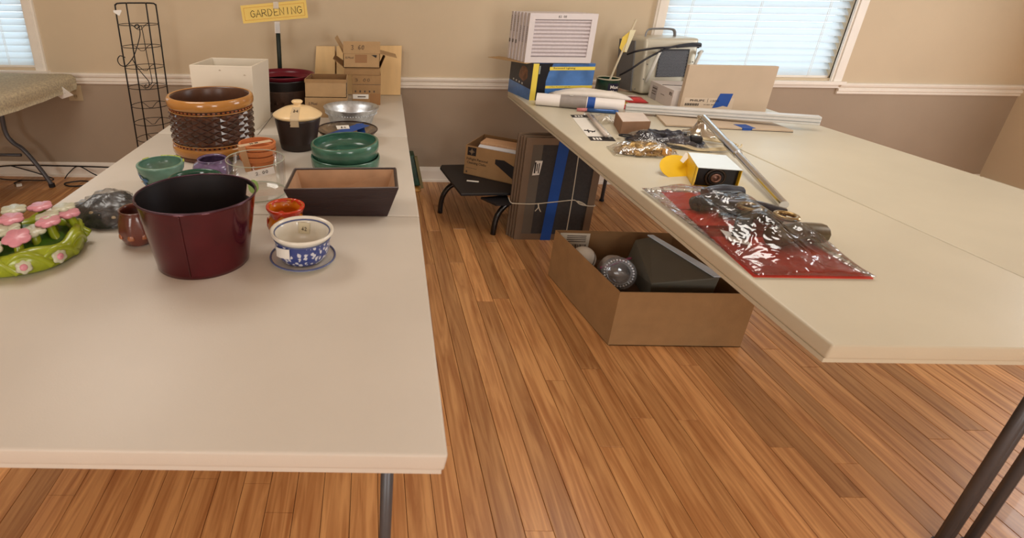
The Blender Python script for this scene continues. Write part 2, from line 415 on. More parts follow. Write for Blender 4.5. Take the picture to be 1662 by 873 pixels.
ftable('white folding table against the wall under the cardboard boxes and galvanized tub', [(-.652, 2.934), (.227, 2.934), (.262, 4.185), (-.648, 4.185)], TT, TOPM)
ftable('white folding table against the wall under the white square planter', [(-1.245, 2.934), (-.657, 2.934), (-.653, 4.185), (-1.245, 4.185)], TT, TOPM)
ftable('long off-white folding table on the right under the air filters and hardware', [(1.050, .95), (1.84, .95), (1.84, 3.97), (1.062, 3.97)], TR, TOPR, lx=.74)
ftable('long off-white folding table along the window under the grey heater and flat cartons', [(1.845, .95), (2.65, .95), (2.65, 3.97), (1.845, 3.97)], TR, TOPR)

# rug-covered table on the left
t_ = thing('folding_table', 'grey folding table at the left edge under a beige woven rug', 'table', (-3.1, 2.3, 0))
GREYP = pm('grey_plastic', (118, 112, 118), .5, var=.04)
bm = B(); box(bm, 0, .72, 0, 1.80, .80, .845); bevel(bm, .008); obj('table_top', bm, GREYP, t_)
def leg_pts(y): return [(.21, y, .80), (.20, y, .62), (.195, y, .46), (.235, y, .38), (.30, y, .325), (.385, y, .19), (.45, y, .06), (.468, y, .0)]
for y in (1.68, .14):
    bm = B(); tube(bm, catmull(leg_pts(y), 5), .0175, 10); L = obj('leg', bm, LEGM, t_, True)
    bm = B(); tube(bm, [(.466, y, .03), (.469, y, 0)], .024, 10); obj('foot', bm, INK, L)
    bm = B(); tube(bm, catmull([(-.02+.5-p[0]+.02-.28, p[1], p[2]) for p in leg_pts(y)], 5), .0175, 10); obj('leg', bm, LEGM, t_, True)
    bm = B(); tube(bm, [(-.02, y, .275), (.275, y, .275)], .013, 8); obj('crossbar', bm, LEGM, t_, True)
RUG = pm('woven_rug', (238, 222, 192), .95, var=.22, scale=70, bump=.35, bscale=150)
bm = B()
path = [(-.05, .80), (-.055, .87), (-.03, .905), (.06, .912), (.4, .908), (.68, .912), (.745, .905), (.77, .88), (.772, .83), (.764, .79)]
ys = [-.04+.0925*i for i in range(21)]
gr = [[bm.verts.new((x+.006*noise.noise(V((x*9, y*5, 0))), y, z+.006*noise.noise(V((x*6, y*6, 3))))) for x, z in path] for y in ys]
for i in range(20):
    for j in range(9): bm.faces.new((gr[i][j], gr[i+1][j], gr[i+1][j+1], gr[i][j+1]))
bmesh.ops.solidify(bm, geom=list(bm.faces), thickness=.016)
rg = tag(obj('rug', bm, RUG, None, True, (-3.1, 2.3, 0)), 'beige speckled woven rug draped over the table at the left edge', 'rug')
bm = B(); plate(bm, [(0, 0), (.03, -.055), (.055, -.075), (.16, -.04), (.085, .03), (.05, .06), (.0, .05)], .001, frame((-2.415, 3.915, .825), (1, -.1, 0), (0, -.2, 1)))
tg = tag(obj('price_tag', bm, WHITEP, None), 'white paper tag hanging from the corner of the rug', 'tag')
hand('$5', .035, .02, frame((-2.35, 3.915, .805), (1, -.1, -.35), (.3, -.2, 1)), INKG, tg, .0015)

# ------------------------------------------------------------------ cable on floor at left
bm = B(); CB = pm('black_cable', (24, 22, 24), .5, var=0)
tube(bm, catmull([(-3.25, 4.17, .06), (-3.2, 4.17, .10), (-3.0, 4.18, .115), (-2.7, 4.19, .112), (-2.4, 4.19, .108), (-2.1, 4.19, .10), (-1.9, 4.18, .1)], 6), .006, 6)
tube(bm, catmull([(-3.2, 4.17, .10), (-3.26, 4.15, .05), (-3.15, 4.12, .012), (-2.95, 4.1, .01), (-2.7, 4.12, .01), (-2.86, 4.17, .05), (-3.08, 4.18, .11)], 6), .005, 6)
tube(bm, catmull([(-2.62, 4.15, .01), (-2.58, 4.17, .06), (-2.5, 4.19, .11), (-2.35, 4.15, .05), (-2.2, 4.13, .01), (-1.9, 4.15, .01)], 6), .005, 6)
tube(bm, catmull([(-2.55, 4.06, .008), (-2.45, 4.10, .010), (-2.36, 4.07, .012), (-2.38, 4.0, .008), (-2.48, 3.98, .008), (-2.55, 4.02, .008)], 6, True), .006, 6, True)
tube(bm, catmull([(-2.95, 4.1, .01), (-2.98, 4.03, .01), (-2.92, 4.0, .01)], 6), .005, 6)
cbo = tag(obj('cable', bm, CB, None, True), 'black cord looped along the white baseboard under the rug table', 'cable')
bm = B(); box(bm, -.02, .02, -.012, .012, 0, .02, Matrix.Translation((-2.91, 3.985, .001)) @ Matrix.Rotation(.6, 4, 'Z')); lab(obj('cord_tag', bm, WHITEP, cbo), 'white cord tag')

# ------------------------------------------------------------------ wire rack
rk = thing('wire_rack', 'tall black wire plant rack with round pot hoops standing by the wall', 'rack', (-1.675, 3.9, 0), math.radians(23))
R_ = .135
bm = B(); tube(bm, catmull([(-R_, 0, 0), (-R_, 0, 1.0), (-R_, 0, 1.40), (-R_+.006, 0, 1.44), (-R_+.03, 0, 1.45), (0, 0, 1.452), (R_-.03, 0, 1.45), (R_-.006, 0, 1.44), (R_, 0, 1.40), (R_, 0, 1.0), (R_, 0, 0)], 5), .0052, 8); obj('outer_frame', bm, BLACKM, rk, True)
for x_ in (-.058, .068):
    y_ = -math.sqrt(R_**2-x_**2)
    bm = B(); tube(bm, [(x_, y_, 0), (x_, y_, 1.44), (x_, y_*.85, 1.452), (x_, 0, 1.452)], .0048, 8); obj('upright', bm, BLACKM, rk, True)
for z_ in (1.307, 1.155, 1.008, .862, .722, .590, .462, .33, .19):
    bm = B(); tube(bm, [(R_*math.cos(a), R_*math.sin(a), z_) for a in [2*PI*k/32 for k in range(32)]], .0026, 6, True)
    tube(bm, [(R_*math.cos(math.radians(a)), R_*math.sin(math.radians(a))-dy, z_-dz) for a, dz, dy in ((122, 0, 0), (110, .012, 0), (95, .045, .03), (85, .045, .03), (70, .012, 0), (58, 0, 0))], .0024, 6)
    obj('hoop', bm, BLACKM, rk, True)
def curl(cx, cz, r0, y, a0, turns, s=1): return [(cx+r0*(1-.55*k/14)*math.cos(a0+s*turns*2*PI*k/14), y, cz+r0*(1-.55*k/14)*math.sin(a0+s*turns*2*PI*k/14)) for k in range(15)]
bm = B(); yy = -.14
tube(bm, catmull(curl(-.012, 1.30, .018, yy, 0, 1.0)[::-1][:13]+[(.003, yy, 1.28), (-.005, yy, 1.23), (-.05, yy, 1.124), (-.085, yy, 1.072), (-.125, yy, 1.037), (-.158, yy, 1.045), (-.170, yy, 1.08), (-.150, yy, 1.108), (-.118, yy, 1.095)], 4), .0034, 6)
tube(bm, catmull([(-.075, yy, 1.085), (-.048, yy, 1.02), (-.015, yy, .965), (.012, yy, .92), (.008, yy, .885), (-.012, yy, .875), (-.02, yy, .89), (-.006, yy, .90)], 4), .0032, 6)
tube(bm, catmull([(.0, yy, 1.295), (.018, yy, 1.295), (.026, yy, 1.1), (.035, yy, .94), (.03, yy, .905), (.01, yy, .895)], 4), .003, 6)
lab(obj('scroll_hook', bm, BLACKM, rk, True), 'curled wire hook with a scroll at each end')
bm = B(); plate(bm, [(-.02, .0), (.012, -.024), (.032, .008), (.03, .016), (-.022, .014)], .001, frame((-R_+.005, -.008, 1.39), (1, 0, 0), (0, 0, 1))); lab(obj('price_sticker', bm, WHITEP, rk), 'small white paper sticker')

# ------------------------------------------------------------------ sign on pole
sg = thing('gardening_sign', 'yellow hand-lettered GARDENING card taped to a dark green pole', 'sign', (-.678, 3.955, TT))
bm = B(); tube(bm, [(0, 0, .012), (0, 0, .55)], .0165, 12); obj('pole', bm, pm('green_pole', (16, 30, 22), .5, var=.1), sg, True)
bm = B(); lathe(bm, [(.001, 0), (.07, 0), (.07, .008), (.02, .02), (.001, .02)], 24); obj('pole_foot', bm, BLACKM, sg, True)
Mc = frame((-.246, -.02, .549), (1, 0, .097), (-.06, 0, 1))
YEL = pm('yellow_card', (236, 204, 112), .7, var=.03)
bm = B(); box(bm, 0, .475, 0, .123, 0, .0025, Mc @ Matrix.Rotation(0, 4, 'X')); obj('card', bm, YEL, sg)
bm = B(); e = .018; bw = .0022
for a in ((e, .475-e, e, e+bw), (e, .475-e, .123-e-bw, .123-e), (e, e+bw, e, .123-e), (.475-e-bw, .475-e, e, .123-e)): box(bm, a[0], a[1], a[2], a[3], .0026, .0032, Mc)
lab(obj('border_line', bm, pm('orange_line', (206, 140, 40), .6, var=0), sg), 'thin orange border line')
hand('GARDENING', .375, .048, Mc @ Matrix.Translation((.062, .036, .003)), INK, sg, .0021, .22)
bm = B(); box(bm, -.019, .019, -.0235, -.0165, .485, .565); lab(obj('clear_tape', bm, pm('milky_tape', (226, 222, 216), .3, var=0, alpha=.55), sg), 'milky clear tape')
bm = B(); box(bm, -.02, .018, -.0265, -.018, .655, .70); lab(obj('clear_tape', bm, MC['milky_tape'], sg), 'milky clear tape')

# ------------------------------------------------------------------ white square planter
wp = thing('square_planter', 'large white square box planter behind the carved brown pot', 'planter', (-.679, 3.018, TT))
bm = B(); h = .38; q0 = [(-.372, .03), (0, 0), (.036, .325), (-.337, .36)]; cx = sum(a for a, b_ in q0)/4; cy = sum(b_ for a, b_ in q0)/4
sc = lambda q, k, dz=0: [(cx+(a-cx)*k, cy+(b_-cy)*k) for a, b_ in q]
o0 = sc(q0, .97); o1 = sc(q0, 1.0); i1 = sc(q0, .93); i0 = sc(q0, .90)
L4 = [[bm.verts.new((a, b_, z)) for a, b_ in q] for q, z in ((o0, 0), (o1, h), (i1, h), (i0, .03))]
for A, Bq in zip(L4, L4[1:]):
    for k in range(4): bm.faces.new((A[k], A[(k+1) % 4], Bq[(k+1) % 4], Bq[k]))
bm.faces.new(L4[0]); bm.faces.new(L4[3])
WHP = pm('white_painted_planter', (226, 216, 198), .45, var=.03, scale=5)
bevel(bm, .003, 2); obj('body', bm, WHP, wp)
for (x_, z_) in ((-.19, .35), (-.045, .325)):
    bm = B(); blob(bm, .009, .004, .008, .3, 3, x_); obj('chip', bm, pm('chip_mark', (186, 170, 148), .6, var=.1), wp, True, (x_, .003-x_*.08, z_))

# ------------------------------------------------------------------ carved pot
cp = thing('carved_pot', 'large round brown pot with diamond relief and mustard bands', 'pot', (-.804, 2.59, TT))
MUS = pm('mustard_glaze', (180, 124, 62), .18, var=.12, scale=5, coat=.5)
DBR = pm('dark_brown_glaze', (62, 38, 30), .24, var=.35, scale=20, coat=.5)
m = DBR; nt = m.node_tree  # raised edges show the lighter clay through the glaze
ge = nt.nodes.new('ShaderNodeNewGeometry'); rp = nt.nodes.new('ShaderNodeValToRGB'); rp.color_ramp.elements[0].position = .53; rp.color_ramp.elements[1].position = .64
rp.color_ramp.elements[0].color = (0, 0, 0, 1); rp.color_ramp.elements[1].color = (1, 1, 1, 1)
mxx = nt.nodes.new('ShaderNodeMix'); mxx.data_type = 'RGBA'; bsdf = nt.nodes['Principled BSDF']; l = bsdf.inputs['Base Color'].links[0]; s0 = l.from_socket
nt.links.new(ge.outputs['Pointiness'], rp.inputs[0]); nt.links.new(rp.outputs[0], mxx.inputs[0]); nt.links.new(s0, mxx.inputs[6]); mxx.inputs[7].default_value = srgb(150, 84, 46); nt.links.new(mxx.outputs[2], bsdf.inputs['Base Color'])
H = .308; RR = .209
pr = [(.192, 0), (.199, .004), (.198, .020), (.203, .024), (.207, .036), (.208, .058), (.203, .066)]
bm = B(); lathe(bm, [(.15, 0), (.192, 0), (.199, .003), (.199, .018), (.196, .022)], 64); obj('foot_ring', bm, DBR, cp, True)
bm = B(); lathe(bm, [(.196, .021), (.203, .024), (.208, .034), (.209, .05), (.206, .064), (.200, .068)], 64); obj('lower_band', bm, MUS, cp, True)
bm = B(); lathe(bm, [(.200, .255), (.208, .257), (.213, .268), (.214, .285), (.211, .300), (.204, .308), (.194, .306), (.190, .296), (.188, .25), (.185, .10), (.17, .03), (.001, .025)], 64); 
ub = obj('upper_band', bm, MUS, cp, True); ub.data.materials.append(pm('inner_brown_glaze', (92, 62, 46), .3, var=.1))
for p in ub.data.polygons:
    if p.center.xy.length < .207 and p.center.z < .3055 and p.center.xy.length < .193: p.material_index = 1
bm = B(); NS = 20; rows = 5; z0, z1 = .082, .240; dz = (z1-z0)/rows
lathe(bm, [(.200, .066), (.200, z0-.004), (.199, z1+.004), (.200, .256)], 64)
obj('glaze_wall', bm, DBR, cp, True)
bm = B()
for rr_ in range(rows*2-1):
    zc = z0+dz/2+rr_*dz/2
    for k in range(NS):
        a = 2*PI*(k+(.5 if rr_ % 2 else 0))/NS; da = PI/NS; rr0 = .2005
        P = lambda ang, z, r: (r*math.cos(ang), r*math.sin(ang), z)
        L_, R2, T_, Bo, Ce = P(a-da, zc, rr0), P(a+da, zc, rr0), P(a, zc+dz/2, rr0), P(a, zc-dz/2, rr0), P(a, zc, .2110)
        vs = [bm.verts.new(q) for q in (L_, T_, R2, Bo, Ce)]
        for i in range(4): bm.faces.new((vs[i], vs[(i+1) % 4], vs[4]))
dm = obj('diamond_relief', bm, DBR, cp); dm['kind'] = 'stuff'
bm = B()
for zc in (.074, .2485):
    for k in range(56):
        a = 2*PI*k/56; M = Matrix.Translation((.2015*math.cos(a), .2015*math.sin(a), zc)) @ Matrix.Rotation(a, 4, 'Z')
        box(bm, -.003, .0035, -.006, .006, -.0035, .0035, M)
bd = obj('bead_row', bm, DBR, cp); bd['kind'] = 'stuff'
for zc in (.0815, .2395):
    bm = B(); tube(bm, [(.2035*math.cos(2*PI*k/64), .2035*math.sin(2*PI*k/64), zc) for k in range(64)], .0028, 6, True); obj('ridge', bm, MUS, cp, True)

# ------------------------------------------------------------------ maroon oval bucket
bk_ = thing('metal_bucket', 'large oval maroon metal bucket with a cut-out handle, front centre-left', 'bucket', (-.527, 1.462, TT), math.radians(9))
MAR = pm('maroon_metal', (84, 14, 24), .22, metal=.6, var=.3, scale=6, coat=.5)
bm = B(); seg = 72; Hb = .229
def ringpt(a, k, z, t_=0): return ((.179*k-t_)*math.cos(a), (.165*k-t_)*math.sin(a), z)
levels = [(.80, 0), (.805, .012), (.86, .07), (.93, .145), (.955, .178), (.992, .217), (1.0, .224), (1.0, Hb)]
outer = [[bm.verts.new(ringpt(2*PI*i/seg, k, z)) for i in range(seg)] for k, z in levels]
hole = lambda i, j: j == 4 and (i in (2, 3, 4, 5, 6) or i in (37, 38, 39, 40))
for j in range(len(outer)-1):
    for i in range(seg):
        if hole(i, j): continue
        bm.faces.new((outer[j][i], outer[j][(i+1) % seg], outer[j+1][(i+1) % seg], outer[j+1][i]))
bm.faces.new(outer[0][::-1])
bmesh.ops.recalc_face_normals(bm, faces=bm.faces)
me_in = bmesh.ops.solidify(bm, geom=list(bm.faces), thickness=.0022)
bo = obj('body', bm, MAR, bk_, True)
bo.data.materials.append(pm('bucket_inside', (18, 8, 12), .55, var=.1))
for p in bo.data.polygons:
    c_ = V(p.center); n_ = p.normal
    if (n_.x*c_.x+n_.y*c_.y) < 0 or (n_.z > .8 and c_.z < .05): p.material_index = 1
bm = B(); tube(bm, [ringpt(2*PI*i/seg, 1.0, Hb+.001) for i in range(seg)], .0032, 8, True); lab(obj('rolled_rim', bm, pm('rim_metal', (84, 58, 68), .3, metal=.6, var=.05), bk_, True), 'rolled metal rim')
bm = B(); tube(bm, [ringpt(math.radians(262), k, z, -.0012) for k, z in levels[1:7]], .0022, 6); obj('seam', bm, MAR, bk_, True)

# ------------------------------------------------------------------ small brown pot
sp = thing('small_pot', 'small rounded brown glazed pot left of the maroon bucket', 'pot', (-.782, 1.575, TT))
BRG = pm('brown_drip_glaze', (96, 50, 40), .22, var=.4, scale=14, coat=.5, stretch=(1, 1, .35))
fl = lambda r, z, a: (r*(1+.055*math.cos(a*8)*max(0, 1-abs(z-.045)/.05)), z)
bm = B(); lathe(bm, shell([(.040, 0), (.047, .004), (.058, .03), (.0615, .055), (.059, .085), (.052, .108), (.0505, .118), (.053, .123)], .006), 48, fn=fl); obj('body', bm, BRG, sp, True)
for k in range(8):
    a = 2*PI*k/8; bm = B(); blob(bm, .012, .005, .02, .05, 2, 1)
    for v in bm.verts: v.co = Matrix.Rotation(a-PI/2, 4, 'Z') @ V((v.co.x, v.co.y+.0595, v.co.z+.030))
    lab(obj('thumb_facet', bm, pm('orange_facet', (150, 88, 54), .25, var=.2, scale=30, coat=.4), sp, True), 'lighter orange-brown facet')

# ------------------------------------------------------------------ turquoise flower pot
tp = thing('flower_pot', 'turquoise glazed pot with painted blue flower and yellow rim drips', 'pot', (-.887, 2.076, TT))
TUR = pm('turquoise_glaze', (104, 142, 126), .3, var=.15, scale=25, coat=.3)
bm = B(); lathe(bm, shell([(.055, 0), (.060, .004), (.078, .055), (.0885, .078), (.0935, .086), (.097, .108), (.096, .113), (.092, .115)], .008), 48); obj('body', bm, TUR, tp, True)
bl = pm('flower_blue', (44, 104, 158), .35, var=.15); 
ang = math.radians(-138)
def onpot(th_, z, r): return V((r*math.cos(th_), r*math.sin(th_), z))
for k in range(5):
    a = 2*PI*k/5+.3; bm = B()
    cu_, cz_ = ang+.24*math.cos(a), .05+.019*math.sin(a); rad = lambda z: .0605+(z-.004)*.40
    ring = []
    for i in range(12):
        b_ = 2*PI*i/12; u = .022*math.cos(b_); v_ = .011*math.sin(b_); uu = u*math.cos(a)-v_*math.sin(a); vv = u*math.sin(a)+v_*math.cos(a)
        z = cz_+vv; ring.append(onpot(cu_+uu/.075, z, rad(z)+.0025))
    vs = [bm.verts.new(p) for p in ring]; c0 = bm.verts.new(onpot(cu_, cz_, rad(cz_)+.006))
    for i in range(12): bm.faces.new((vs[i], vs[(i+1) % 12], c0))
    obj('painted_petal', bm, bl, tp, True)
bm = B(); blob(bm, .006, .006, .005, .05, 2, 1); o = obj('flower_centre', bm, pm('centre_cream', (226, 200, 170), .4, var=0), tp, True); o.location = onpot(ang, .045, .083)
bm = B()
for a in (60, 80, 100, 150, 20): tube(bm, [(.0945*math.cos(math.radians(a+d)), .0945*math.sin(math.radians(a+d)), .1145) for d in range(-9, 10, 3)], .0035, 6)
lab(obj('rim_drip', bm, pm('yellow_green_glaze', (178, 188, 60), .3, var=.1), tp, True), 'yellow-green glaze on the rim')

# ------------------------------------------------------------------ purple pot, green dish, vase, terracotta
pp = thing('small_pot', 'squat purple mottled glazed pot behind the clear glass vase', 'pot', (-.715, 2.235, TT))
bm = B(); lathe(bm, shell([(.06, 0), (.07, .003), (.088, .025), (.090, .045), (.082, .062), (.066, .072), (.062, .078), (.066, .084)], .006), 48); obj('body', bm, pm('purple_glaze', (108, 90, 124), .2, var=.35, scale=30, coat=.5), pp, True)
gd = thing('green_bowl', 'dark green glazed bowl just behind the maroon bucket', 'bowl', (-.660, 1.838, TT))
bm = B(); lathe(bm, shell([(.05, 0), (.055, .004), (.085, .06), (.098, .125), (.102, .138)], .006), 48); obj('body', bm, pm('dark_green_glaze', (28, 84, 66), .18, var=.15, coat=.5), gd, True)
bm = B(); box(bm, -.02, .022, -.001, .001, -.012, .010, Matrix.Translation((.045, .075, .118)) @ Matrix.Rotation(-.5, 4, 'X')); lab(obj('price_sticker', bm, WHITEP, gd), 'white price sticker')

vs_ = thing('glass_vase', 'clear glass cylinder vase with price tag beside the maroon bucket', 'vase', (-.470, 2.030, TT))
GL_ = film('clear_glass', (.975, .98, .97), .01, .02, 0, k=.35)
bm = B(); Rv = .121
lathe(bm, [(.001, .001), (Rv-.004, .001), (Rv, .005), (Rv, .154)], 64); obj('body', bm, GL_, vs_, True)
GR = pm('glass_edge', (190, 196, 176), .08, var=0, alpha=.55)
for z_ in (.1545, .006):
    bm = B(); tube(bm, [((Rv-.002)*math.cos(2*PI*k/64), (Rv-.002)*math.sin(2*PI*k/64), z_) for k in range(64)], .0022 if z_ > .1 else .0028, 6, True); obj('glass_rim', bm, GR, vs_, True)
bm = B(); Mt = frame((.0, -.128, .109), (1, .18, .2), (-.2, 0, 1)); box(bm, 0, .105, 0, .030, 0, .001, Mt); tgv = lab(obj('price_tag', bm, WHITEP, vs_), 'white tag lettered 2.00')
hand('2.00', .05, .012, Mt @ Matrix.Translation((.03, .009, .001)), INKG, vs_, .0012)
bm = B(); a0 = math.radians(-84)
for k in range(-4, 5):
    pass
ring = [bm.verts.new(((Rv+.001)*math.cos(a0+.17*math.cos(b)), (Rv+.001)*math.sin(a0+.17*math.cos(b)), .075+.03*math.sin(b))) for b in [2*PI*i/20 for i in range(20)]]
bm.faces.new(ring); lab(obj('sticker', bm, pm('lime_sticker', (172, 214, 128), .5, var=0), vs_), 'pale lime oval sticker')

TER = pm('terracotta', (196, 116, 66), .75, var=.1, scale=20)
for i in range(3):
    t0 = thing('terracotta_pot', ['terracotta pot at the bottom of the nested stack of three', 'middle terracotta pot of the nested stack of three', 'topmost terracotta pot of the nested stack, strapped with tape'][i], 'pot', (-.528, 2.345, TT+.0285*i), 0, 'nested terracotta pots')
    bm = B(); lathe(bm, shell([(.062, 0), (.0655, .003), (.076, .048), (.0795, .0485), (.0855, .052), (.0875, .071), (.086, .073)], .009), 40); obj('body', bm, TER, t0, 'auto')
    if i == 2:
        bm = B(); Mk = frame((-.062, -.070, .0745), (1, .75, 0), (-.75, 1, 0)); box(bm, -.01, .155, -.017, .017, 0, .0006, Mk); tp_ = lab(obj('tape_strip', bm, pm('pale_tape', (214, 184, 150), .5, var=.04), t0), 'pale tape strip with a price')
        hand('$3.00', .042, .014, Mk @ Matrix.Translation((.045, -.007, .001)), INK, t0, .0011)
        bm = B(); hexa(bm, [(-.075, -.077, .074), (-.040, -.084, .074), (-.038, -.082, .073), (-.073, -.075, .073)], [(-.045, -.081, -.05), (-.012, -.086, -.05), (-.012, -.084, -.05), (-.045, -.079, -.05)]); obj('tape_strip', bm, pm('pale_tape2', (206, 160, 118), .5, var=.04, alpha=.85), t0)

# ------------------------------------------------------------------ crock with lid
ck = thing('crock', 'black-brown crock with a cream domed lid and taped price', 'crock', (-.380, 2.69, TT))
bm = B(); lathe(bm, shell([(.090, 0), (.0945, .004), (.101, .038), (.102, .044), (.101, .046), (.112, .11), (.121, .160), (.1215, .178)], .006), 56); obj('body', bm, pm('dark_crock', (46, 34, 30), .42, var=.12), ck, True)
CRM = pm('cream_glaze', (236, 206, 156), .3, var=.05, coat=.3)
ld = B(); lathe(ld, [(.11, .176), (.122, .172), (.1295, .180), (.131, .186), (.126, .191), (.105, .204), (.075, .219), (.045, .228), (.024, .231), (.018, .236), (.020, .241), (.028, .246), (.030, .253), (.024, .259), (.001, .261)], 56); lid = obj('lid', ld, CRM, ck, True)
bm = B(); n_ = [( -.098, .2093), (-.118, .1965), (-.1315, .1885), (-.1335, .182), (-.1265, .160), (-.1225, .145)]
for (ya, za), (yb, zb) in zip([(-.045, .2305)]+n_[:-1], n_): hexa(bm, [(-.019, ya, za), (.022, ya, za), (.022, ya+.001, za-.001), (-.019, ya+.001, za-.001)], [(-.023, yb, zb), (.022, yb, zb), (.022, yb+.001, zb-.001), (-.023, yb+.001, zb-.001)])
lab(obj('tape_strip', bm, pm('clear_label', (222, 200, 164), .35, var=0, alpha=.75), ck), 'clear tape strip with a price')
hand('2-4', .022, .016, frame((-.008, -.088, .2145), (1, 0, 0), (0, .87, .55)), INK, ck, .0018)

# ------------------------------------------------------------------ galvanized tub and amber glass bowl
gt = thing('galvanized_tub', 'oval galvanized metal tub with a beaded rim in front of the cardboard boxes', 'tub', (-.112, 3.170, TT))
GAL = pm('galvanized', (206, 212, 218), .36, metal=.85, var=.2, scale=40)
bm = B(); lathe(bm, [(.001, 0), (.122, 0), (.126, .004), (.148, .075), (.160, .090), (.172, .118), (.174, .122), (.171, .122), (.158, .093), (.146, .077), (.124, .008), (.001, .006)], 56, 1, .93); obj('body', bm, GAL, gt, True)
bm = B()
for k in range(60):
    a = 2*PI*k/60; M = Matrix.Translation((.159*math.cos(a), .159*.93*math.sin(a), .087)); bmesh.ops.create_icosphere(bm, subdivisions=1, radius=.0045, matrix=M)
q = obj('beading', bm, GAL, gt, True); q['kind'] = 'stuff'
gb = thing('glass_bowl', 'smoky amber glass bowl with blue tape behind the green pots', 'bowl', (-.122, 2.842, TT))
SMK = film('smoked_glass', (.70, .63, .55), .05, .03, 0, k=.35)
bm = B(); lathe(bm, [(.001, 0), (.08, .0), (.12, .018), (.158, .048), (.171, .066), (.166, .068), (.152, .05), (.115, .023), (.075, .006), (.001, .005)], 56); obj('body', bm, SMK, gb, True)
bm = B(); tube(bm, [(.169*math.cos(2*PI*k/64), .169*math.sin(2*PI*k/64), .067) for k in range(64)], .0042, 8, True); lab(obj('glass_rim', bm, pm('smoked_rim', (54, 40, 38), .1, var=0), gb, True), 'dark thick glass rim')
bm = B(); tube(bm, [(.1*math.cos(2*PI*k/12)+.01*math.sin(k*5), .07*math.sin(2*PI*k/12), .016+.004*math.sin(k*3)) for k in range(12)], .006, 6, True); lab(obj('gold_trim', bm, pm('gold_leaf', (180, 140, 60), .3, metal=.7, var=.2), gb, True), 'gold trim inside')
Mk = frame((-.115, -.15, .071), (1, 1.35, .02), (-1.35, 1, 0)); bm = B(); box(bm, 0, .30, -.078, 0, 0, .0012, Mk); obj('tape_strip', bm, BLUET, gb)
bm = B(); box(bm, 0, .10, -.045, .0, 0, .0012, frame((.045, .10, .0705), (.15, -1, -.35), (-1, 0, 0))); obj('tape_strip', bm, BLUET, gb)
bm = B(); box(bm, 0, .072, 0, .038, 0, .001, frame((-.055, -.045, .0745), (1, .25, 0), (-.2, 1, .3))); cdm = lab(obj('price_card', bm, WHITEP, gb), 'white price card')
hand('$4', .03, .016, frame((-.035, -.035, .0785), (1, .25, 0), (-.2, 1, .3)), INKG, gb, .0012)

# ------------------------------------------------------------------ green pots
GRN = pm('green_glaze', (66, 112, 94), .22, var=.22, scale=16, coat=.4, stretch=(1, 1, 3))
g0 = thing('green_pot', 'lower sea-green ceramic bowl under the tilted one', 'pot', (-.113, 2.408, TT))
bm = B(); lathe(bm, shell([(.160, 0), (.165, .004), (.167, .02), (.169, .046), (.167, .053)], .008), 56); obj('body', bm, GRN, g0, True)
g1 = thing('green_pot', 'upper sea-green ceramic bowl tilted on top of another', 'pot', (-.113, 2.408, TT+.040))
bm = B(); lathe(bm, shell([(.152, 0), (.1575, .004), (.1595, .03), (.1640, .034), (.1655, .050), (.165, .073), (.161, .078)], .010), 56)
bmesh.ops.rotate(bm, verts=bm.verts, matrix=Matrix.Rotation(math.radians(-3.2), 3, 'Y'), cent=(0, 0, 0))
for v in bm.verts: v.co.z += .006
obj('body', bm, GRN, g1, True)
for (x_, y_) in ((.045, -.02), (-.03, .03)):
    bm = B(); box(bm, -.014, .016, -.014, .014, 0, .001, Matrix.Translation((x_, y_, .0215)) @ Matrix.Rotation(x_*9, 4, 'Z')); lab(obj('price_sticker', bm, pm('pale_sticker', (190, 200, 180), .5, var=.05), g1), 'pale sticker')

# ------------------------------------------------------------------ rectangular planter
rp_ = thing('rectangular_planter', 'dark brown rectangular ceramic planter with a tan unglazed inside', 'planter', (-.1, 1.80, TT))
DKP = pm('dark_planter_glaze', (52, 38, 38), .35, var=.12, scale=6, bump=.25, bscale=18, stretch=(.3, .3, 5))
bm = B(); ot = [(-.210, -.058), (.214, -.026), (.216, .202), (-.204, .178)]; ob = [(-.168, .0), (.176, .006), (.176, .13), (-.166, .125)]
def inset(q, d): 
    c = V((sum(a for a, b_ in q)/4, sum(b_ for a, b_ in q)/4)); return [(a-d*(1 if a > c.x else -1), b_-d*(1 if b_ > c.y else -1)) for a, b_ in q]
lv = [(ob, 0), (ot, .130), (inset(ot, .014), .130)]
L4 = [[bm.verts.new((a, b_, z)) for a, b_ in q] for q, z in lv]
for A, Bq in zip(L4, L4[1:]):
    for k in range(4): bm.faces.new((A[k], A[(k+1) % 4], Bq[(k+1) % 4], Bq[k]))
bm.faces.new(L4[0]); bevel(bm, .003, 2); obj('body', bm, DKP, rp_)
bm = B(); L4 = [[bm.verts.new((a, b_, z)) for a, b_ in q] for q, z in ((inset(ot, .0142), .1285), (inset(ob, .014), .014))]
for k in range(4): bm.faces.new((L4[0][k], L4[0][(k+1) % 4], L4[1][(k+1) % 4], L4[1][k]))
bm.faces.new(L4[1]); lab(obj('lining', bm, pm('raw_clay', (176, 138, 106), .85, var=.12, scale=12), rp_), 'tan unglazed clay lining')
bm = B(); tube(bm, [(a, b_, .131) for a, b_ in inset(ot, .005)], .003, 6, True); lab(obj('pale_rim', bm, pm('pale_rim', (112, 100, 94), .4, var=.2), rp_, True), 'paler greyish rim edge')  # rim edge in a paler grey than the dark body

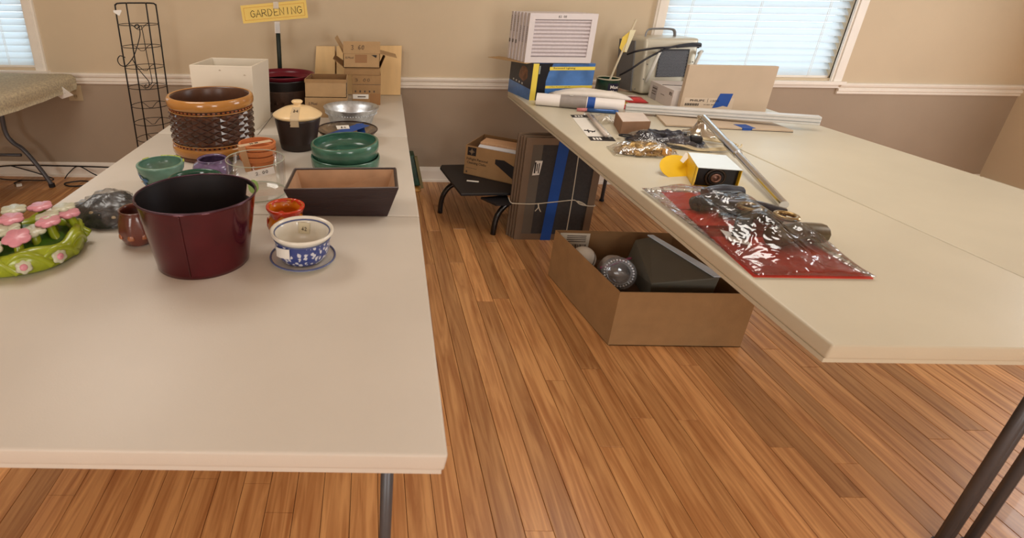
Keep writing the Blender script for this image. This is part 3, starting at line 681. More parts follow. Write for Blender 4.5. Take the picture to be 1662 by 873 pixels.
# ------------------------------------------------------------------ orange pot and blue-white pot
op = thing('small_pot', 'small bulging pot glazed orange and red behind the blue and white one', 'pot', (-.289, 1.652, TT))
bm = B(); orp = [(.045, 0), (.052, .004), (.066, .03), (.067, .05), (.056, .074), (.054, .084), (.062, .096), (.0665, .104), (.064, .107)]
lathe(bm, shell(orp, .006), 48); ob_ = obj('body', bm, pm('orange_glaze', (212, 120, 24), .25, var=.2, scale=12, coat=.4), op, True)
bm = B(); lathe(bm, [(.0575, .080), (.0635, .094), (.0680, .103), (.0675, .108), (.062, .1085), (.0575, .104), (.055, .097)], 48, fn=lambda r, z, a: (r, z-(.006*math.sin(a*5)+.004*math.sin(a*9+1) if (r < .0576) else 0))); lab(obj('red_lip', bm, pm('red_glaze', (196, 54, 22), .22, var=.15, coat=.4), op, True), 'red-orange glazed lip')
for a in (200, 252, 300, 345):
    bm = B(); blob(bm, .013, .004, .03, .2, 3, a)
    for v in bm.verts: v.co = Matrix.Rotation(math.radians(a)-PI/2, 4, 'Z') @ V((v.co.x, v.co.y+.064, v.co.z+.035))
    obj('glaze_drip', bm, MC['red_glaze'], op, True)

bw_ = thing('footed_pot', 'blue and white floral china pot standing in a saucer, front right', 'pot', (-.207, 1.462, TT+.0095))
bw_.scale = (1, 1, 1.17)
PORC = pm('porcelain', (226, 220, 206), .2, var=.03, coat=.5)
def bluewhite():
    m = pm('blue_white_pattern', (216, 214, 210), .2, var=0, coat=.5); nt = m.node_tree; b = nt.nodes['Principled BSDF']
    tc = nt.nodes.new('ShaderNodeTexCoord'); vo = nt.nodes.new('ShaderNodeTexVoronoi'); vo.inputs['Scale'].default_value = 70
    no = nt.nodes.new('ShaderNodeTexNoise'); no.inputs['Scale'].default_value = 42; no.inputs['Distortion'].default_value = 2.5
    ad = nt.nodes.new('ShaderNodeMath'); ad.operation = 'ADD'; rp = nt.nodes.new('ShaderNodeValToRGB'); rp.color_ramp.interpolation = 'EASE'
    nt.links.new(tc.outputs['Object'], vo.inputs['Vector']); nt.links.new(tc.outputs['Object'], no.inputs['Vector'])
    nt.links.new(vo.outputs['Distance'], ad.inputs[0]); nt.links.new(no.outputs['Fac'], ad.inputs[1]); nt.links.new(ad.outputs[0], rp.inputs[0])
    e = rp.color_ramp.elements; e[0].position = .80; e[0].color = srgb(208, 208, 214); e[1].position = .95; e[1].color = srgb(52, 66, 128)
    nt.links.new(rp.outputs[0], b.inputs['Base Color']); return m
bm = B(); lathe(bm, [(.001, 0), (.064, 0), (.070, .004), (.082, .02), (.088, .04), (.086, .058), (.088, .068)], 56); obj('body', bm, bluewhite(), bw_, True)
bm = B(); lathe(bm, [(.086, .066), (.094, .074), (.100, .080), (.1015, .085), (.097, .088), (.091, .085), (.084, .073), (.078, .05), (.072, .012), (.001, .010)], 56); obj('rim_and_lining', bm, PORC, bw_, True)
for (r_, z_, w_) in ((.0875, .0795, .0026), (.0895, .0665, .002)):
    bm = B(); tube(bm, [(r_*math.cos(2*PI*k/56), r_*math.sin(2*PI*k/56), z_) for k in range(56)], w_, 6, True); lab(obj('blue_line', bm, pm('cobalt', (84, 92, 130), .25, var=.05), bw_, True), 'painted blue ring')
bm = B(); box(bm, -.017, .02, 0, .001, -.017, .017, Matrix.Translation((-.005, .073, .058)) @ Matrix.Rotation(.06, 4, 'Y')); lab(obj('price_sticker', bm, pm('sticker_pale', (222, 212, 184), .6, var=0), bw_), 'pale square price sticker inside')
hand('42', .018, .011, frame((-.012, .0715, .051), (1, 0, 0), (0, 0, 1)), INKG, bw_, .001)
bm = B(); a0 = math.radians(-128)
st = [[bm.verts.new((.0905*math.cos(a0+u), .0905*math.sin(a0+u), z+.012*u)) for u in (-.32, -.15, 0, .15, .34)] for z in (.03, .058)]
for k in range(4): bm.faces.new((st[0][k], st[0][k+1], st[1][k+1], st[1][k]))
lab(obj('price_sticker', bm, WHITEP, bw_), 'white curved price sticker')
sc_ = thing('saucer', 'china saucer with a blue edge under the blue and white pot', 'saucer', (-.207, 1.462, TT))
bm = B(); lathe(bm, [(.001, 0), (.06, 0), (.066, .003), (.096, .010), (.106, .017), (.104, .0195), (.093, .0135), (.066, .0085), (.001, .007)], 56); obj('body', bm, PORC, sc_, True)
bm = B(); tube(bm, [(.103*math.cos(2*PI*k/56), .103*math.sin(2*PI*k/56), .0185) for k in range(56)], .0034, 6, True); obj('blue_edge', bm, MC['cobalt'], sc_, True)

# ------------------------------------------------------------------ bag
bg = thing('plastic_bag', 'clear plastic bag of crumpled black fabric at the left table edge', 'bag', (-.960, 1.755, TT))
bm = B(); blob(bm, .130, .098, .076, .22, 2.4, 4.2, 44, 26, 1.0); obj('black_contents', bm, pm('black_fabric', (58, 57, 58), .5, var=.6, scale=24, bump=.9, bscale=26, stretch=(1, 2.2, 1)), bg, True)
bm = B(); blob(bm, .146, .110, .088, .22, 2.6, 9.1, 44, 24, 1.4); obj('clear_film', bm, film('bag_film', (.97, .97, .97), .05, .30, .6, 12, k=.4), bg, True)
bm = B(); blob(bm, .085, .05, .03, .35, 3, 2.2, 30, 14, 1.6); obj('bag_neck', bm, MC['bag_film'], bg, True, (-.10, .06, .0))
for (x_, y_, z_) in ((.0, -.085, .045), (.05, -.085, .04), (-.03, -.08, .055)):
    bm = B(); blob(bm, .008, .005, .008, .2, 3, x_); lab(obj('toggle', bm, pm('cream_toggle', (206, 184, 150), .4, var=.1), bg, True, (x_, y_, z_)), 'cream toggle')

# ------------------------------------------------------------------ lime flower planter
fp = thing('flower_planter', 'lime green vine-form ceramic planter topped with pink and white flowers', 'planter', (-1.098, 1.475, TT))
LIM = pm('lime_glaze', (146, 158, 30), .3, var=.2, scale=14, coat=.35)
bm = B(); lathe(bm, [(.001, 0), (.145, 0), (.160, .012), (.165, .040), (.158, .066), (.14, .076), (.122, .06), (.11, .03), (.001, .022)], 56, fn=lambda r, z, a: (r*(1+.018*math.sin(a*7+z*60)), z*(1+.10*math.sin(a*5)))); obj('base_ring', bm, LIM, fp, True)
for k in range(11):
    a = 2*PI*k/11; bm = B()
    tube(bm, catmull([(.155*math.cos(a+d*.13), .155*math.sin(a+d*.13), .016+.058*math.sin(PI*(d+3)/7)*(1 if k % 2 else .8)) for d in range(-3, 5)], 4), .014, 8, taper=(.5, 1.0)); obj('vine_leaf', bm, LIM, fp, True)
GRD = pm('deep_green_glaze', (66, 104, 30), .35, var=.25, scale=20)
bm = B(); lathe(bm, [(.135, .03), (.12, .055), (.09, .066), (.05, .072), (.001, .072)], 40, fn=lambda r, z, a: (r, z+.006*math.sin(a*9+r*60))); lab(obj('leafy_mound', bm, GRD, fp, True), 'darker green mound inside')
PNK = pm('pink_glaze', (214, 142, 154), .35, var=.06, coat=.2); WHT = pm('white_petal_glaze', (194, 192, 166), .35, var=.05, coat=.2)
def flower(parent, x_, y_, z_, m, R=.042, tilt=(0, 0), n=6, nm='flower_head'):
    bm = B(); N = 72; top = []; bot = []
    for i in range(N):
        a = 2*PI*i/N; r = R*(.80+.22*abs(math.cos(a*n/2)))
        top.append(bm.verts.new((r*.93*math.cos(a), r*.93*math.sin(a), .0055))); bot.append((r, a))
    mid = [bm.verts.new((r*math.cos(a), r*math.sin(a), 0)) for r, a in bot]; low = [bm.verts.new((r*.9*math.cos(a), r*.9*math.sin(a), -.006)) for r, a in bot]
    c = bm.verts.new((0, 0, .002)); c2 = bm.verts.new((0, 0, -.006))
    for i in range(N):
        j = (i+1) % N
        bm.faces.new((top[i], top[j], c)); bm.faces.new((mid[i], mid[j], top[j], top[i])); bm.faces.new((low[i], low[j], mid[j], mid[i])); bm.faces.new((low[j], low[i], c2))
    M = Matrix.Translation((x_, y_, z_)) @ Matrix.Rotation(tilt[0], 4, 'X') @ Matrix.Rotation(tilt[1], 4, 'Y')
    for v in bm.verts: v.co = M @ v.co
    return obj(nm, bm, m, parent, True)
heads = [(.040, -.095, .120, 1, .048, .30), (.085, .005, .130, 1, .045, .05), (.115, .075, .128, 1, .043, .0), (.060, -.040, .118, 0, .045, .1), (-.05, -.06, .128, 0, .046, .1), (-.035, .0, .140, 1, .046, .05),
         (-.10, -.09, .118, 0, .042, .3), (.0, .105, .140, 1, .046, .0), (.055, .05, .130, 0, .045, 0), (.075, .115, .132, 0, .046, 0), (-.12, -.02, .135, 1, .046, .1), (-.07, .07, .142, 0, .046, 0), (-.01, -.055, .126, 0, .042, .2), (-.02,-.135,.10,0,.04,.4)]
for i, (x_, y_, z_, pk, R0, tx) in enumerate(heads):
    z_ -= .014; x_ *= .95; y_ *= .95; R0 *= .84; fo = flower(fp, x_, y_, z_, PNK if pk else WHT, R0, (tx, random.uniform(-.12, .12)), 5 if pk else 6)
    lab(fo, 'pink flower head' if pk else 'white flower head')
    a = math.atan2(y_, x_); bm = B()
    tube(bm, catmull([(x_*1.35 if abs(x_) > .05 else x_, y_*1.3 if abs(y_) > .05 else y_, .03), (x_*1.12, y_*1.12, z_*.55), (x_, y_, z_-.004)], 5), .0145, 8, taper=(1.1, .85)); obj('stem', bm, LIM, fp, True)
for a in (-28, -62, -95):
    a = math.radians(a); 
    for n_, R0, mm, off in (('small_blossom', .024, WHT, 0), ('blossom_centre', .011, PNK, .004)):
        bm = B(); lathe(bm, [(R0*.9, -.003), (R0, 0), (R0*.8, .004), (.001, .005)], 30, fn=(lambda r, z, t_: (r*(.8+.22*abs(math.cos(t_*3))), z)) if off == 0 else None)
        M = Matrix.Translation(((.165+off)*math.cos(a), (.165+off)*math.sin(a), .038)) @ Matrix.Rotation(a, 4, 'Z') @ Matrix.Rotation(PI/2-.25, 4, 'Y')
        for v in bm.verts: v.co = M @ v.co
        obj(n_, bm, mm, fp, True)

# ------------------------------------------------------------------ boards and cartons at the wall
PLY = pm('pale_plywood', (236, 200, 144), .6, var=.06, scale=3, stretch=(6, 1, 1))
for lbl, q in (('narrow pale plywood board leaning on the wall, left of the open cartons', [(-.447, .018), (-.276, .018), (-.276, .372), (-.42, .372)]), ('wide pale plywood board leaning on the wall behind the open cartons', [(-.262, .002), (.250, .002), (.248, .383), (-.262, .375)])):
    o = thing('plywood_board', lbl, 'board', (0, 4.150, TT), 0, 'pale boards leaning on the wall')
    bm = B(); plate(bm, q, .012, frame((0, .0, 0), (1, 0, 0), (0, .08, 1))); obj('panel', bm, PLY, o)
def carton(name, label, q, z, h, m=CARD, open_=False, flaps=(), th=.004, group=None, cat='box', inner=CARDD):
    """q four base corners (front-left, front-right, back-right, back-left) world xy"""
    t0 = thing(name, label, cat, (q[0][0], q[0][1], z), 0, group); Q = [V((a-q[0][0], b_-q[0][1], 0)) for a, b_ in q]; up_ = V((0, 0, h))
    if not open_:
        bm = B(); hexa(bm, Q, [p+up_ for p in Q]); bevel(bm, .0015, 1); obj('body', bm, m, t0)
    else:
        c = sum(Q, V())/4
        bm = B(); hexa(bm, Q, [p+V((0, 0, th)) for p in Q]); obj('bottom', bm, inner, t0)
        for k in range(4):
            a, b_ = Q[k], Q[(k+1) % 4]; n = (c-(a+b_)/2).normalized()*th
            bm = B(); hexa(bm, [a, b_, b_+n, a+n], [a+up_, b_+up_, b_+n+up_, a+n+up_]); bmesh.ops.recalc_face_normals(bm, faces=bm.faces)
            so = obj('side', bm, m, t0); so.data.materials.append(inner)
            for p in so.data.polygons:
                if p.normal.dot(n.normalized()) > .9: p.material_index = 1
    for e, out, L, dr, sk in flaps:      # edge index, vector out, length, vertical component, taper
        a, b_ = Q[e]+up_, Q[(e+1) % 4]+up_; d = V((*out, dr)).normalized()*L; s = (b_-a).normalized()*sk
        n = (b_-a).cross(d).normalized()*th*.7
        bm = B(); hexa(bm, [a, b_, b_-s+d, a+s+d], [a+n, b_+n, b_-s+d+n, a+s+d+n]); obj('flap', bm, m, t0)
    return t0
def face(q, k, z=0):     # frame on side k of a carton, in the carton's own coordinates
    Q = [V((a-q[0][0], b_-q[0][1], 0)) for a, b_ in q]; a, b_ = Q[k], Q[(k+1) % 4]
    return frame(a+V((0, 0, z)), b_-a, (0, 0, 1)), (b_-a).length

q = [(-.423, 3.365), (-.146, 3.365), (-.152, 3.60), (-.415, 3.60)]
b_ = carton('cardboard_box', 'closed cardboard box under the open one, behind the lidded crock', q, TT, .133, CARDL)
M, W_ = face(q, 0); text('E.Pfuel', .055, .018, M @ Matrix.Translation((.025, .085, .001)), INKG, b_)
q = [(-.423, 3.365), (-.148, 3.365), (-.152, 3.585), (-.405, 3.585)]
b_ = carton('cardboard_box', 'small open-topped cardboard box on another, left of the tall carton stack', q, TT+.134, .118, CARDL, True)
M, W_ = face(q, 1); slabon(M, .0, .10, .005, .118, CLEARTAPE, b_, 'torn_tape'); slabon(M, .0, .018, 0, .116, pm('torn_tape_white', (206, 188, 160), .5, var=.1), b_, 'torn_tape')
M, W_ = face(q, 0); slabon(M, .0, W_, .097, .117, CARD, b_, 'folded_rim', .002)
q = [(-.126, 3.77), (.082, 3.77), (.080, 4.02), (-.124, 4.02)]
b_ = carton('cardboard_box', 'taped carton with a white label at the bottom of the stack behind the galvanized tub', q, TT, .215, CARD)
M, W_ = face(q, 0)
slabon(M, .005, .12, .045, .078, WHITEP, b_, 'white_label'); slabon(M, .04, .10, .056, .064, INKG, b_, 'illegible_print', .0012)
hand('3.00', .11, .02, M @ Matrix.Translation((.02, .172, .0012)), INKG, b_, .0013)
slabon(M, .13, W_, .0, .085, pm('brown_tape', (150, 108, 66), .35, var=.04), b_, 'packing_tape'); slabon(M, .0, W_, .148, .151, INKG, b_, 'crease_line')
for k in range(5): slabon(M, .02+k*.034, .030+k*.034, .092, .106, INKG, b_, 'handling_mark', .001)
q = [(-.182, 3.775), (.075, 3.775), (.073, 4.04), (-.180, 4.04)]
b_ = carton('cardboard_box', 'middle carton of the stack, side flaps spread open', q, TT+.216, .052, CARD, False, [(3, (-1, -.25), .105, .75, .02), (1, (.55, -.2), .085, 1.3, .02)])
q = [(-.190, 3.765), (.072, 3.765), (.070, 4.02), (-.187, 4.02)]
b_ = carton('cardboard_box', 'open carton priced 3.60 on top of the stack, front flap raised', q, TT+.269, .10, CARDL, True, [(0, (0, .15), .082, 1, 0), (3, (-.6, -.2), .12, 1.1, .02), (1, (1, -.15), .125, -.22, .02)])
M, W_ = face(q, 0); Mf = frame((0, 0, .10), (1, 0, 0), (0, .15, 1)); 
hand('3.60', .095, .030, Mf @ Matrix.Translation((.055, .026, .0045)), INKG, b_, .0017)
text('E.Pfuel', .055, .013, M @ Matrix.Translation((.018, .064, .001)), INKG, b_)
slabon(M, .085, .17, .035, .092, MC['brown_tape'], b_, 'packing_tape')
bm = B(); plate(bm, [(.2, .09), (.24, .09), (.235, .070)], .001, M); obj('arrow_mark', bm, INK, b_)

# ------------------------------------------------------------------ nested tub
nt_ = thing('nested_planters', 'wide brown relief planter with black and maroon tubs nested inside, by the sign pole', 'planter', (-.612, 3.665, TT))
bm = B(); lathe(bm, shell([(.175, 0), (.185, .006), (.198, .08), (.204, .135), (.202, .145)], .008), 56); obj('outer_planter', bm, pm('bronze_relief', (72, 52, 42), .5, var=.4, scale=18, bump=.8, bscale=24, stretch=(1, 1, .6)), nt_, True)
bm = B()
for k in range(26):
    a = 2*PI*k/26; M = Matrix.Translation((.199*math.cos(a), .199*math.sin(a), .066)) @ Matrix.Rotation(a, 4, 'Z') @ Matrix.Rotation(PI/2, 4, 'Y')
    bmesh.ops.create_cone(bm, segments=12, radius1=.016, radius2=.010, depth=.008, matrix=M)
q_ = obj('relief_scroll', bm, MC['bronze_relief'], nt_, True); q_['kind'] = 'stuff'
bm = B(); lathe(bm, [(.15, .11), (.196, .13), (.200, .146), (.212, .20), (.214, .212), (.208, .212), (.18, .15), (.001, .12)], 56); lab(obj('black_tub', bm, pm('black_plastic_gloss', (24, 22, 26), .3, var=.05), nt_, True), 'black plastic tub')
bm = B(); lathe(bm, [(.17, .19), (.204, .212), (.222, .232), (.225, .240), (.219, .240), (.205, .215), (.19, .150), (.001, .148)], 56); lab(obj('maroon_tub', bm, pm('maroon_plastic', (104, 12, 34), .3, var=.1), nt_, True), 'maroon plastic tub')
bm = B(); a0 = math.radians(-28)
box(bm, -.024, .024, -.001, .001, -.010, .010, Matrix.Translation((.2235*math.cos(a0), .2235*math.sin(a0), .230)) @ Matrix.Rotation(a0+PI/2, 4, 'Z') @ Matrix.Rotation(.5, 4, 'X')); lab(obj('price_sticker', bm, pm('lilac_sticker', (150, 118, 178), .5, var=0), nt_), 'lilac sticker')

# ------------------------------------------------------------------ floor things
gb_ = thing('seed_bag', 'dark green bag with a golden foot leaning by the wall beneath the table edge', 'bag', (.362, 4.06, 0))
bm = B()
hexa(bm, [(-.035, -.08, .05), (.075, -.08, .05), (.075, .05, .05), (-.035, .05, .05)], [(-.06, -.05, .305), (.012, -.05, .31), (.012, .08, .31), (-.06, .08, .305)]); bevel(bm, .012, 3); obj('bag_body', bm, pm('green_print_bag', (22, 62, 44), .4, var=.6, scale=26), gb_, True)
bm = B(); blob(bm, .055, .075, .035, .2, 4, 3); lab(obj('gold_foot', bm, pm('golden_seed', (176, 128, 60), .35, var=.3, scale=40), gb_, True, (.03, -.025, 0)), 'golden see-through bottom')
bm = B(); box(bm, .0, .024, -.078, -.05, 0, .28, Matrix.Translation((.076, -.005, .03)) @ Matrix.Rotation(-.24, 4, 'Y')); lab(obj('side_seam', bm, pm('olive_seam', (128, 120, 84), .6, var=.1), gb_), 'olive side seam')

stp = thing('step_table', 'low black folding stand on curved tube legs holding the cleansing cloth carton', 'stand', (.553, 3.765, 0))
BLK = pm('black_board', (30, 29, 32), .5, var=.1)
bm = B(); z = .275; Q = [(0.0, 0), (.075, -.538), (.62, -.50), (.66, .12), (.02, .06)]
plate(bm, [(a, b) for a, b in Q], .018, Matrix.Translation((0, 0, z))); bevel(bm, .003, 1); obj('top_panel', bm, BLK, stp)
bm = B(); plate(bm, [(.22, -.50), (.30, -.62), (.405, -.60), (.41, -.45)], .014, Matrix.Translation((0, 0, z-.035))); obj('folded_flap', bm, BLK, stp)
for pts in ([(-.006, -.202, 0), (-.004, -.202, .08), (.01, -.205, .15), (.05, -.21, .215), (.11, -.225, .25), (.2, -.25, .262)], [(.318, -.554, 0), (.322, -.552, .08), (.34, -.545, .15), (.385, -.535, .21), (.45, -.52, .24), (.52, -.5, .255)],
            [(.62, .02, 0), (.618, .02, .12), (.6, .02, .21), (.54, .0, .25), (.4, -.02, .262)], [(.64, -.30, 0), (.638, -.30, .12), (.62, -.3, .21), (.56, -.3, .25), (.45, -.3, .262)]):
    bm = B(); tube(bm, catmull(pts, 5), .0195, 10); obj('leg', bm, pm('black_enamel', (22, 22, 26), .22, metal=.3, var=0, coat=.5), stp, True)
bm = B(); box(bm, -.045, .04, -.012, .014, 0, .001, Matrix.Translation((.20, -.30, z+.019)) @ Matrix.Rotation(-.25, 4, 'Z')); lab(obj('price_sticker', bm, WHITEP, stp), 'white price sticker')

q = [(.712, 3.63), (1.056, 3.385), (1.165, 3.76), (.905, 3.93)]
b_ = carton('cardboard_box', 'open carton lettered Cleansing Cloths standing on the low black stand', q, .294, .222, CARD, True)
M, W_ = face(q, 0)
slabon(M, .018, .085, .150, .212, INK, b_, 'black_logo_square')
bm = B()
for k in range(4):
    a = PI/4*k; box(bm, -.022 if k % 2 == 0 else -.014, .022 if k % 2 == 0 else .014, -.0028, .0028, .0007, .0012, M @ Matrix.Translation((.051, .180, 0)) @ Matrix.Rotation(a, 4, 'Z'))
obj('star_emblem', bm, pm('emblem_tan', (136, 116, 92), .6, var=0), b_)
text('FitRight Personal', .165, .024, M @ Matrix.Translation((.015, .110, 0)), INK, b_, bold=.012); text('Cleansing Cloths', .150, .024, M @ Matrix.Translation((.020, .082, 0)), INK, b_, bold=.012)
slabon(M, .015, .10, .052, .0545, INKG, b_, 'small_print'); slabon(M, .015, .028, .015, .03, INKG, b_, 'small_print')
bm = B(); plate(bm, [(.235, .158), (.30, .162), (.415, .115), (.418, .02), (.40, .022), (.235, .125)], .0008, M); obj('black_band', bm, INK, b_)
def slabthing(name, label, cat, q, z, h, m, rot=None):
    t0 = thing(name, label, cat, (q[0][0], q[0][1], z)); bm = B(); Q = [V((a-q[0][0], b-q[0][1], 0)) for a, b in q]; hexa(bm, Q, [p+V((0, 0, h)) for p in Q]); bevel(bm, .0015, 1); obj('body', bm, m, t0); return t0
slabthing('folder_stack', 'stack of white papers standing in the cleansing cloth carton, nearest the front', 'papers', [(.80, 3.625), (1.065, 3.46), (1.085, 3.53), (.825, 3.69)], .300, .205, pm('paper_edges', (226, 228, 236), .7, var=.08, scale=4, stretch=(1, 60, 1)))
slabthing('folder_stack', 'tan folders standing behind the white papers in the cleansing cloth carton', 'folders', [(.83, 3.70), (1.09, 3.54), (1.13, 3.68), (.90, 3.82)], .300, .218, pm('folder_edges', (204, 162, 124), .8, var=.12, scale=4, stretch=(1, 60, 1)))

# stack of window screens tied with string
wsx = thing('screen_stack', 'stack of grey framed window screens tied with string and blue tape under the right table', 'screens', (.995, 3.135, 0))
FRM = pm('screen_frame_metal', (126, 108, 90), .45, metal=.35, var=.06); MESH = pm('screen_mesh', (58, 56, 56), .8, var=.12, scale=60)
Wd, Ht = .50, .715
for i in range(4):
    y_ = .022*i; dx = -.012*i if i else 0; dh = (0, .008, -.004, .012)[i]
    s0 = lab(thing('screen', 'x', 'x'), ['front screen, label and tape on it', 'second screen', 'third screen', 'rear screen'][i]); del s0['category']; s0.parent = wsx; s0.location = (dx, y_, 0)
    bm = B(); f = .045
    for a in ((0, Wd, 0, f), (0, Wd, Ht+dh-f, Ht+dh), (0, f, f, Ht+dh-f), (Wd-f, Wd, f, Ht+dh-f)): box(bm, a[0], a[1], 0, .016, a[2], a[3])
    obj('frame_rail', bm, FRM, s0)
    bm = B(); box(bm, f, Wd-f, .005, .009, f, Ht+dh-f); obj('mesh_panel', bm, MESH, s0)
bm = B(); box(bm, f, .11, .003, .005, f, Ht-f); lab(obj('pale_strip', bm, pm('grey_strip', (98, 90, 80), .6, var=.06), wsx), 'paler strip of mesh')
Ms = frame((0, -.0015, 0), (1, 0, 0), (0, 0, 1))
bm = B(); plate(bm, [(.178, -.0), (.245, -.0), (.276, .725), (.206, .725)], .002, Ms); box(bm, .208, .274, -.001, .07, Ht+.002, Ht+.014); obj('blue_tape_band', bm, BLUET, wsx)
bm = B(); plate(bm, [(.062, .465), (.108, .47), (.118, .565), (.072, .565)], .001, Ms); lb = lab(obj('white_label', bm, WHITEP, wsx), 'white printed label')
bm = B()
for a in ((.070, .480, .010, .075), (.085, .495, .006, .05), (.097, .48, .006, .07)): box(bm, a[0], a[0]+a[2], a[1], a[1]+a[3], .0012, .0016, Ms)
obj('printed_mark', bm, INK, wsx)
STR = pm('cotton_string', (206, 196, 176), .9, var=.1)
bm = B(); tube(bm, catmull([(-.045, .09, .272), (-.05, 0, .272), (-.01, -.006, .268), (.10, -.007, .268), (.22, -.007, .282), (.345, -.007, .298), (.375, -.007, .292), (.44, -.008, .262), (.50, -.006, .258), (.506, .02, .262), (.506, .09, .265)], 5), .0032, 6)
tube(bm, catmull([(.125, -.009, .270), (.13, -.012, .245), (.112, -.012, .218)], 5), .0032, 6); tube(bm, catmull([(.128, -.009, .272), (.135, -.013, .24), (.150, -.012, .214)], 5), .0032, 6)
tube(bm, catmull([(.37, -.012, .297), (.40, -.014, .272), (.44, -.014, .265), (.41, -.014, .285), (.38, -.012, .295)], 5), .0032, 6)
obj('string_across', bm, STR, wsx, True)
bm = B(); tube(bm, catmull([(.345, -.007, .0), (.345, -.007, .3), (.338, -.007, .6), (.335, -.006, Ht+.002), (.335, .02, Ht+.012), (.335, .085, Ht+.012)], 5), .0032, 6); obj('string_upright', bm, STR, wsx, True)

# carton of oddments at the bottom
q = [(1.165, 2.03), (1.80, 2.03), (1.755, 2.655), (1.082, 2.675)]
cb_ = carton('cardboard_box', 'large open cardboard box of oddments on the floor under the right table', q, 0, .30, CARD, True)
Mi = frame((.0, .0, 0), (1, 0, 0), (0, 0, 1))
M, W_ = face(q, 2); Ml = M @ Matrix.Translation((0, 0, -.0055)) @ Matrix.Scale(-1, 4, (0, 0, 1))
bm = B(); box(bm, W_-.20, W_-.03, .13, .285, .0, .0008, Ml); lab(obj('shipping_label', bm, pm('label_paper', (206, 196, 178), .7, var=.08), cb_), 'torn shipping label inside')
bm = B()
for k in range(9): box(bm, W_-.185+k*.009, W_-.185+k*.009+(.004 if k % 3 else .006), .15, .215, .001, .0015, Ml)
for k in range(4): box(bm, W_-.18, W_-.07, .23+k*.012, .235+k*.012, .001, .0015, Ml)
obj('barcode', bm, INKG, cb_)
o = thing('ball', 'white ball with a dark stripe in the floor box', 'ball', (1.190, 2.50, .142)); bm = B(); bmesh.ops.create_uvsphere(bm, u_segments=28, v_segments=18, radius=.066, matrix=Matrix.Translation((0, 0, .072))); obj('body', bm, pm('ball_white', (214, 206, 192), .5, var=.04), o, True)
bm = B(); tube(bm, [(.0725*math.sin(a)*.45+.03, .0725*math.cos(a)*.86, .072+.0725*math.sin(a)*.80) for a in [2*PI*k/32 for k in range(32)]], .003, 6, True); 
for v in bm.verts:
    d = v.co-V((0, 0, .072)); v.co = V((0, 0, .072))+d.normalized()*.0668
obj('stripe', bm, INK, o, True)
bm = B(); box(bm, .015, .585, 0, .56, .004, .14); cf = tag(obj('crumpled_paper', bm, pm('packing_brown', (92, 66, 44), .9, var=.4, scale=9, bump=.8, bscale=9), None, False, (1.155, 2.055, .002)), 'brown packing filling the bottom of the floor box', 'packing')
o = thing('zip_bag', 'clear zip bag with a pink seal lying in the floor box', 'bag', (1.345, 2.47, .147)); bm = B(); blob(bm, .075, .065, .085, .12, 2, 5.5, 30, 16, .5); obj('bag_body', bm, pm('frosty_plastic', (206, 196, 190), .25, var=.12, alpha=.7), o, True)
bm = B(); tube(bm, catmull([(-.085, -.035, .045), (-.04, -.06, .08), (.02, -.055, .105), (.08, -.02, .10)], 5), .006, 6, flat=.5); lab(obj('pink_seal', bm, pm('pink_zip', (196, 100, 150), .4, var=0), o, True), 'pink zip seal')
o = thing('glass_jar', 'ribbed clear glass jar lying in the floor box', 'jar', (1.285, 2.29, .147)); GJ = pm('thick_glass', (190, 196, 204), .06, var=.1, alpha=.42, metal=.3)
bm = B(); lathe(bm, [(.001, -.10), (.06, -.10), (.08, -.085), (.084, -.02), (.078, .03), (.055, .06), (.05, .085), (.056, .09)], 40, fn=lambda r, z, a: (r*(1+.03*math.sin(a*20)), z))
for v in bm.verts: v.co = Matrix.Rotation(-.5, 4, 'Z') @ Matrix.Rotation(1.1, 4, 'X') @ v.co + V((0, 0, .10))
obj('body', bm, GJ, o, True)
bm = B(); M = Matrix.Translation((0, 0, .10)) @ Matrix.Rotation(-.5, 4, 'Z') @ Matrix.Rotation(1.1, 4, 'X')
for k in range(30):
    a = 2*PI*k/30; bmesh.ops.create_icosphere(bm, subdivisions=1, radius=.006, matrix=M @ Matrix.Translation((.066*math.cos(a), .066*math.sin(a), .045)))
q_ = obj('beaded_ring', bm, pm('glass_beads', (226, 230, 238), .1, metal=.4, var=0), o, True); q_['kind'] = 'stuff'
o = thing('metal_case', 'grey metal case with a pale blue worn edge leaning in the floor box', 'case', (1.45, 2.10, .147))
bm = B(); hexa(bm, [(-.06, .05, 0), (.20, .02, 0), (.18, .42, 0), (.0, .45, 0)], [(-.09, .03, .14), (.215, .01, .19), (.10, .43, .19), (.03, .45, .16)]); bevel(bm, .005, 2); obj('body', bm, pm('olive_grey_metal', (98, 96, 86), .5, var=.1, scale=4), o)
bm = B(); hexa(bm, [(.185, .01, .191), (.235, .01, .191), (.115, .44, .191), (.085, .44, .191)], [(.185, .01, .197), (.235, .01, .197), (.115, .44, .197), (.085, .44, .197)]); lab(obj('pale_edge', bm, pm('pale_blue_edge', (206, 220, 232), .3, metal=.0, var=.15), o), 'pale blue worn edge')

# ------------------------------------------------------------------ right table, back row
q = [(1.112, 3.575), (1.553, 3.625), (1.50, 3.94), (1.045, 3.90)]
bb = thing('lighting_box', 'blue and black printed carton of recessed lighting under the air filters', 'box', (*q[0], TR)); h = .25
Q = [V((a-q[0][0], b-q[0][1], 0)) for a, b in q]
bm = B(); hexa(bm, Q, [p+V((0, 0, h)) for p in Q]); bevel(bm, .0015, 1); bbo = obj('body', bm, pm('print_blue', (70, 116, 178), .3, var=.35, scale=7, coat=.3), bb)
M, W_ = face(q, 0); PB = pm('print_black', (20, 22, 30), .3, var=.1); PY_ = pm('print_yellow', (232, 208, 84), .4, var=.04)
slabon(M, .0, .040, .0, h, PY_, bb, 'yellow_stripe', .001); 
bm = B(); plate(bm, [(.040, 0), (.118, 0), (.104, .06), (.102, .13), (.114, .19), (.14, h), (.040, h)], .0009, M); obj('black_panel', bm, PB, bb)
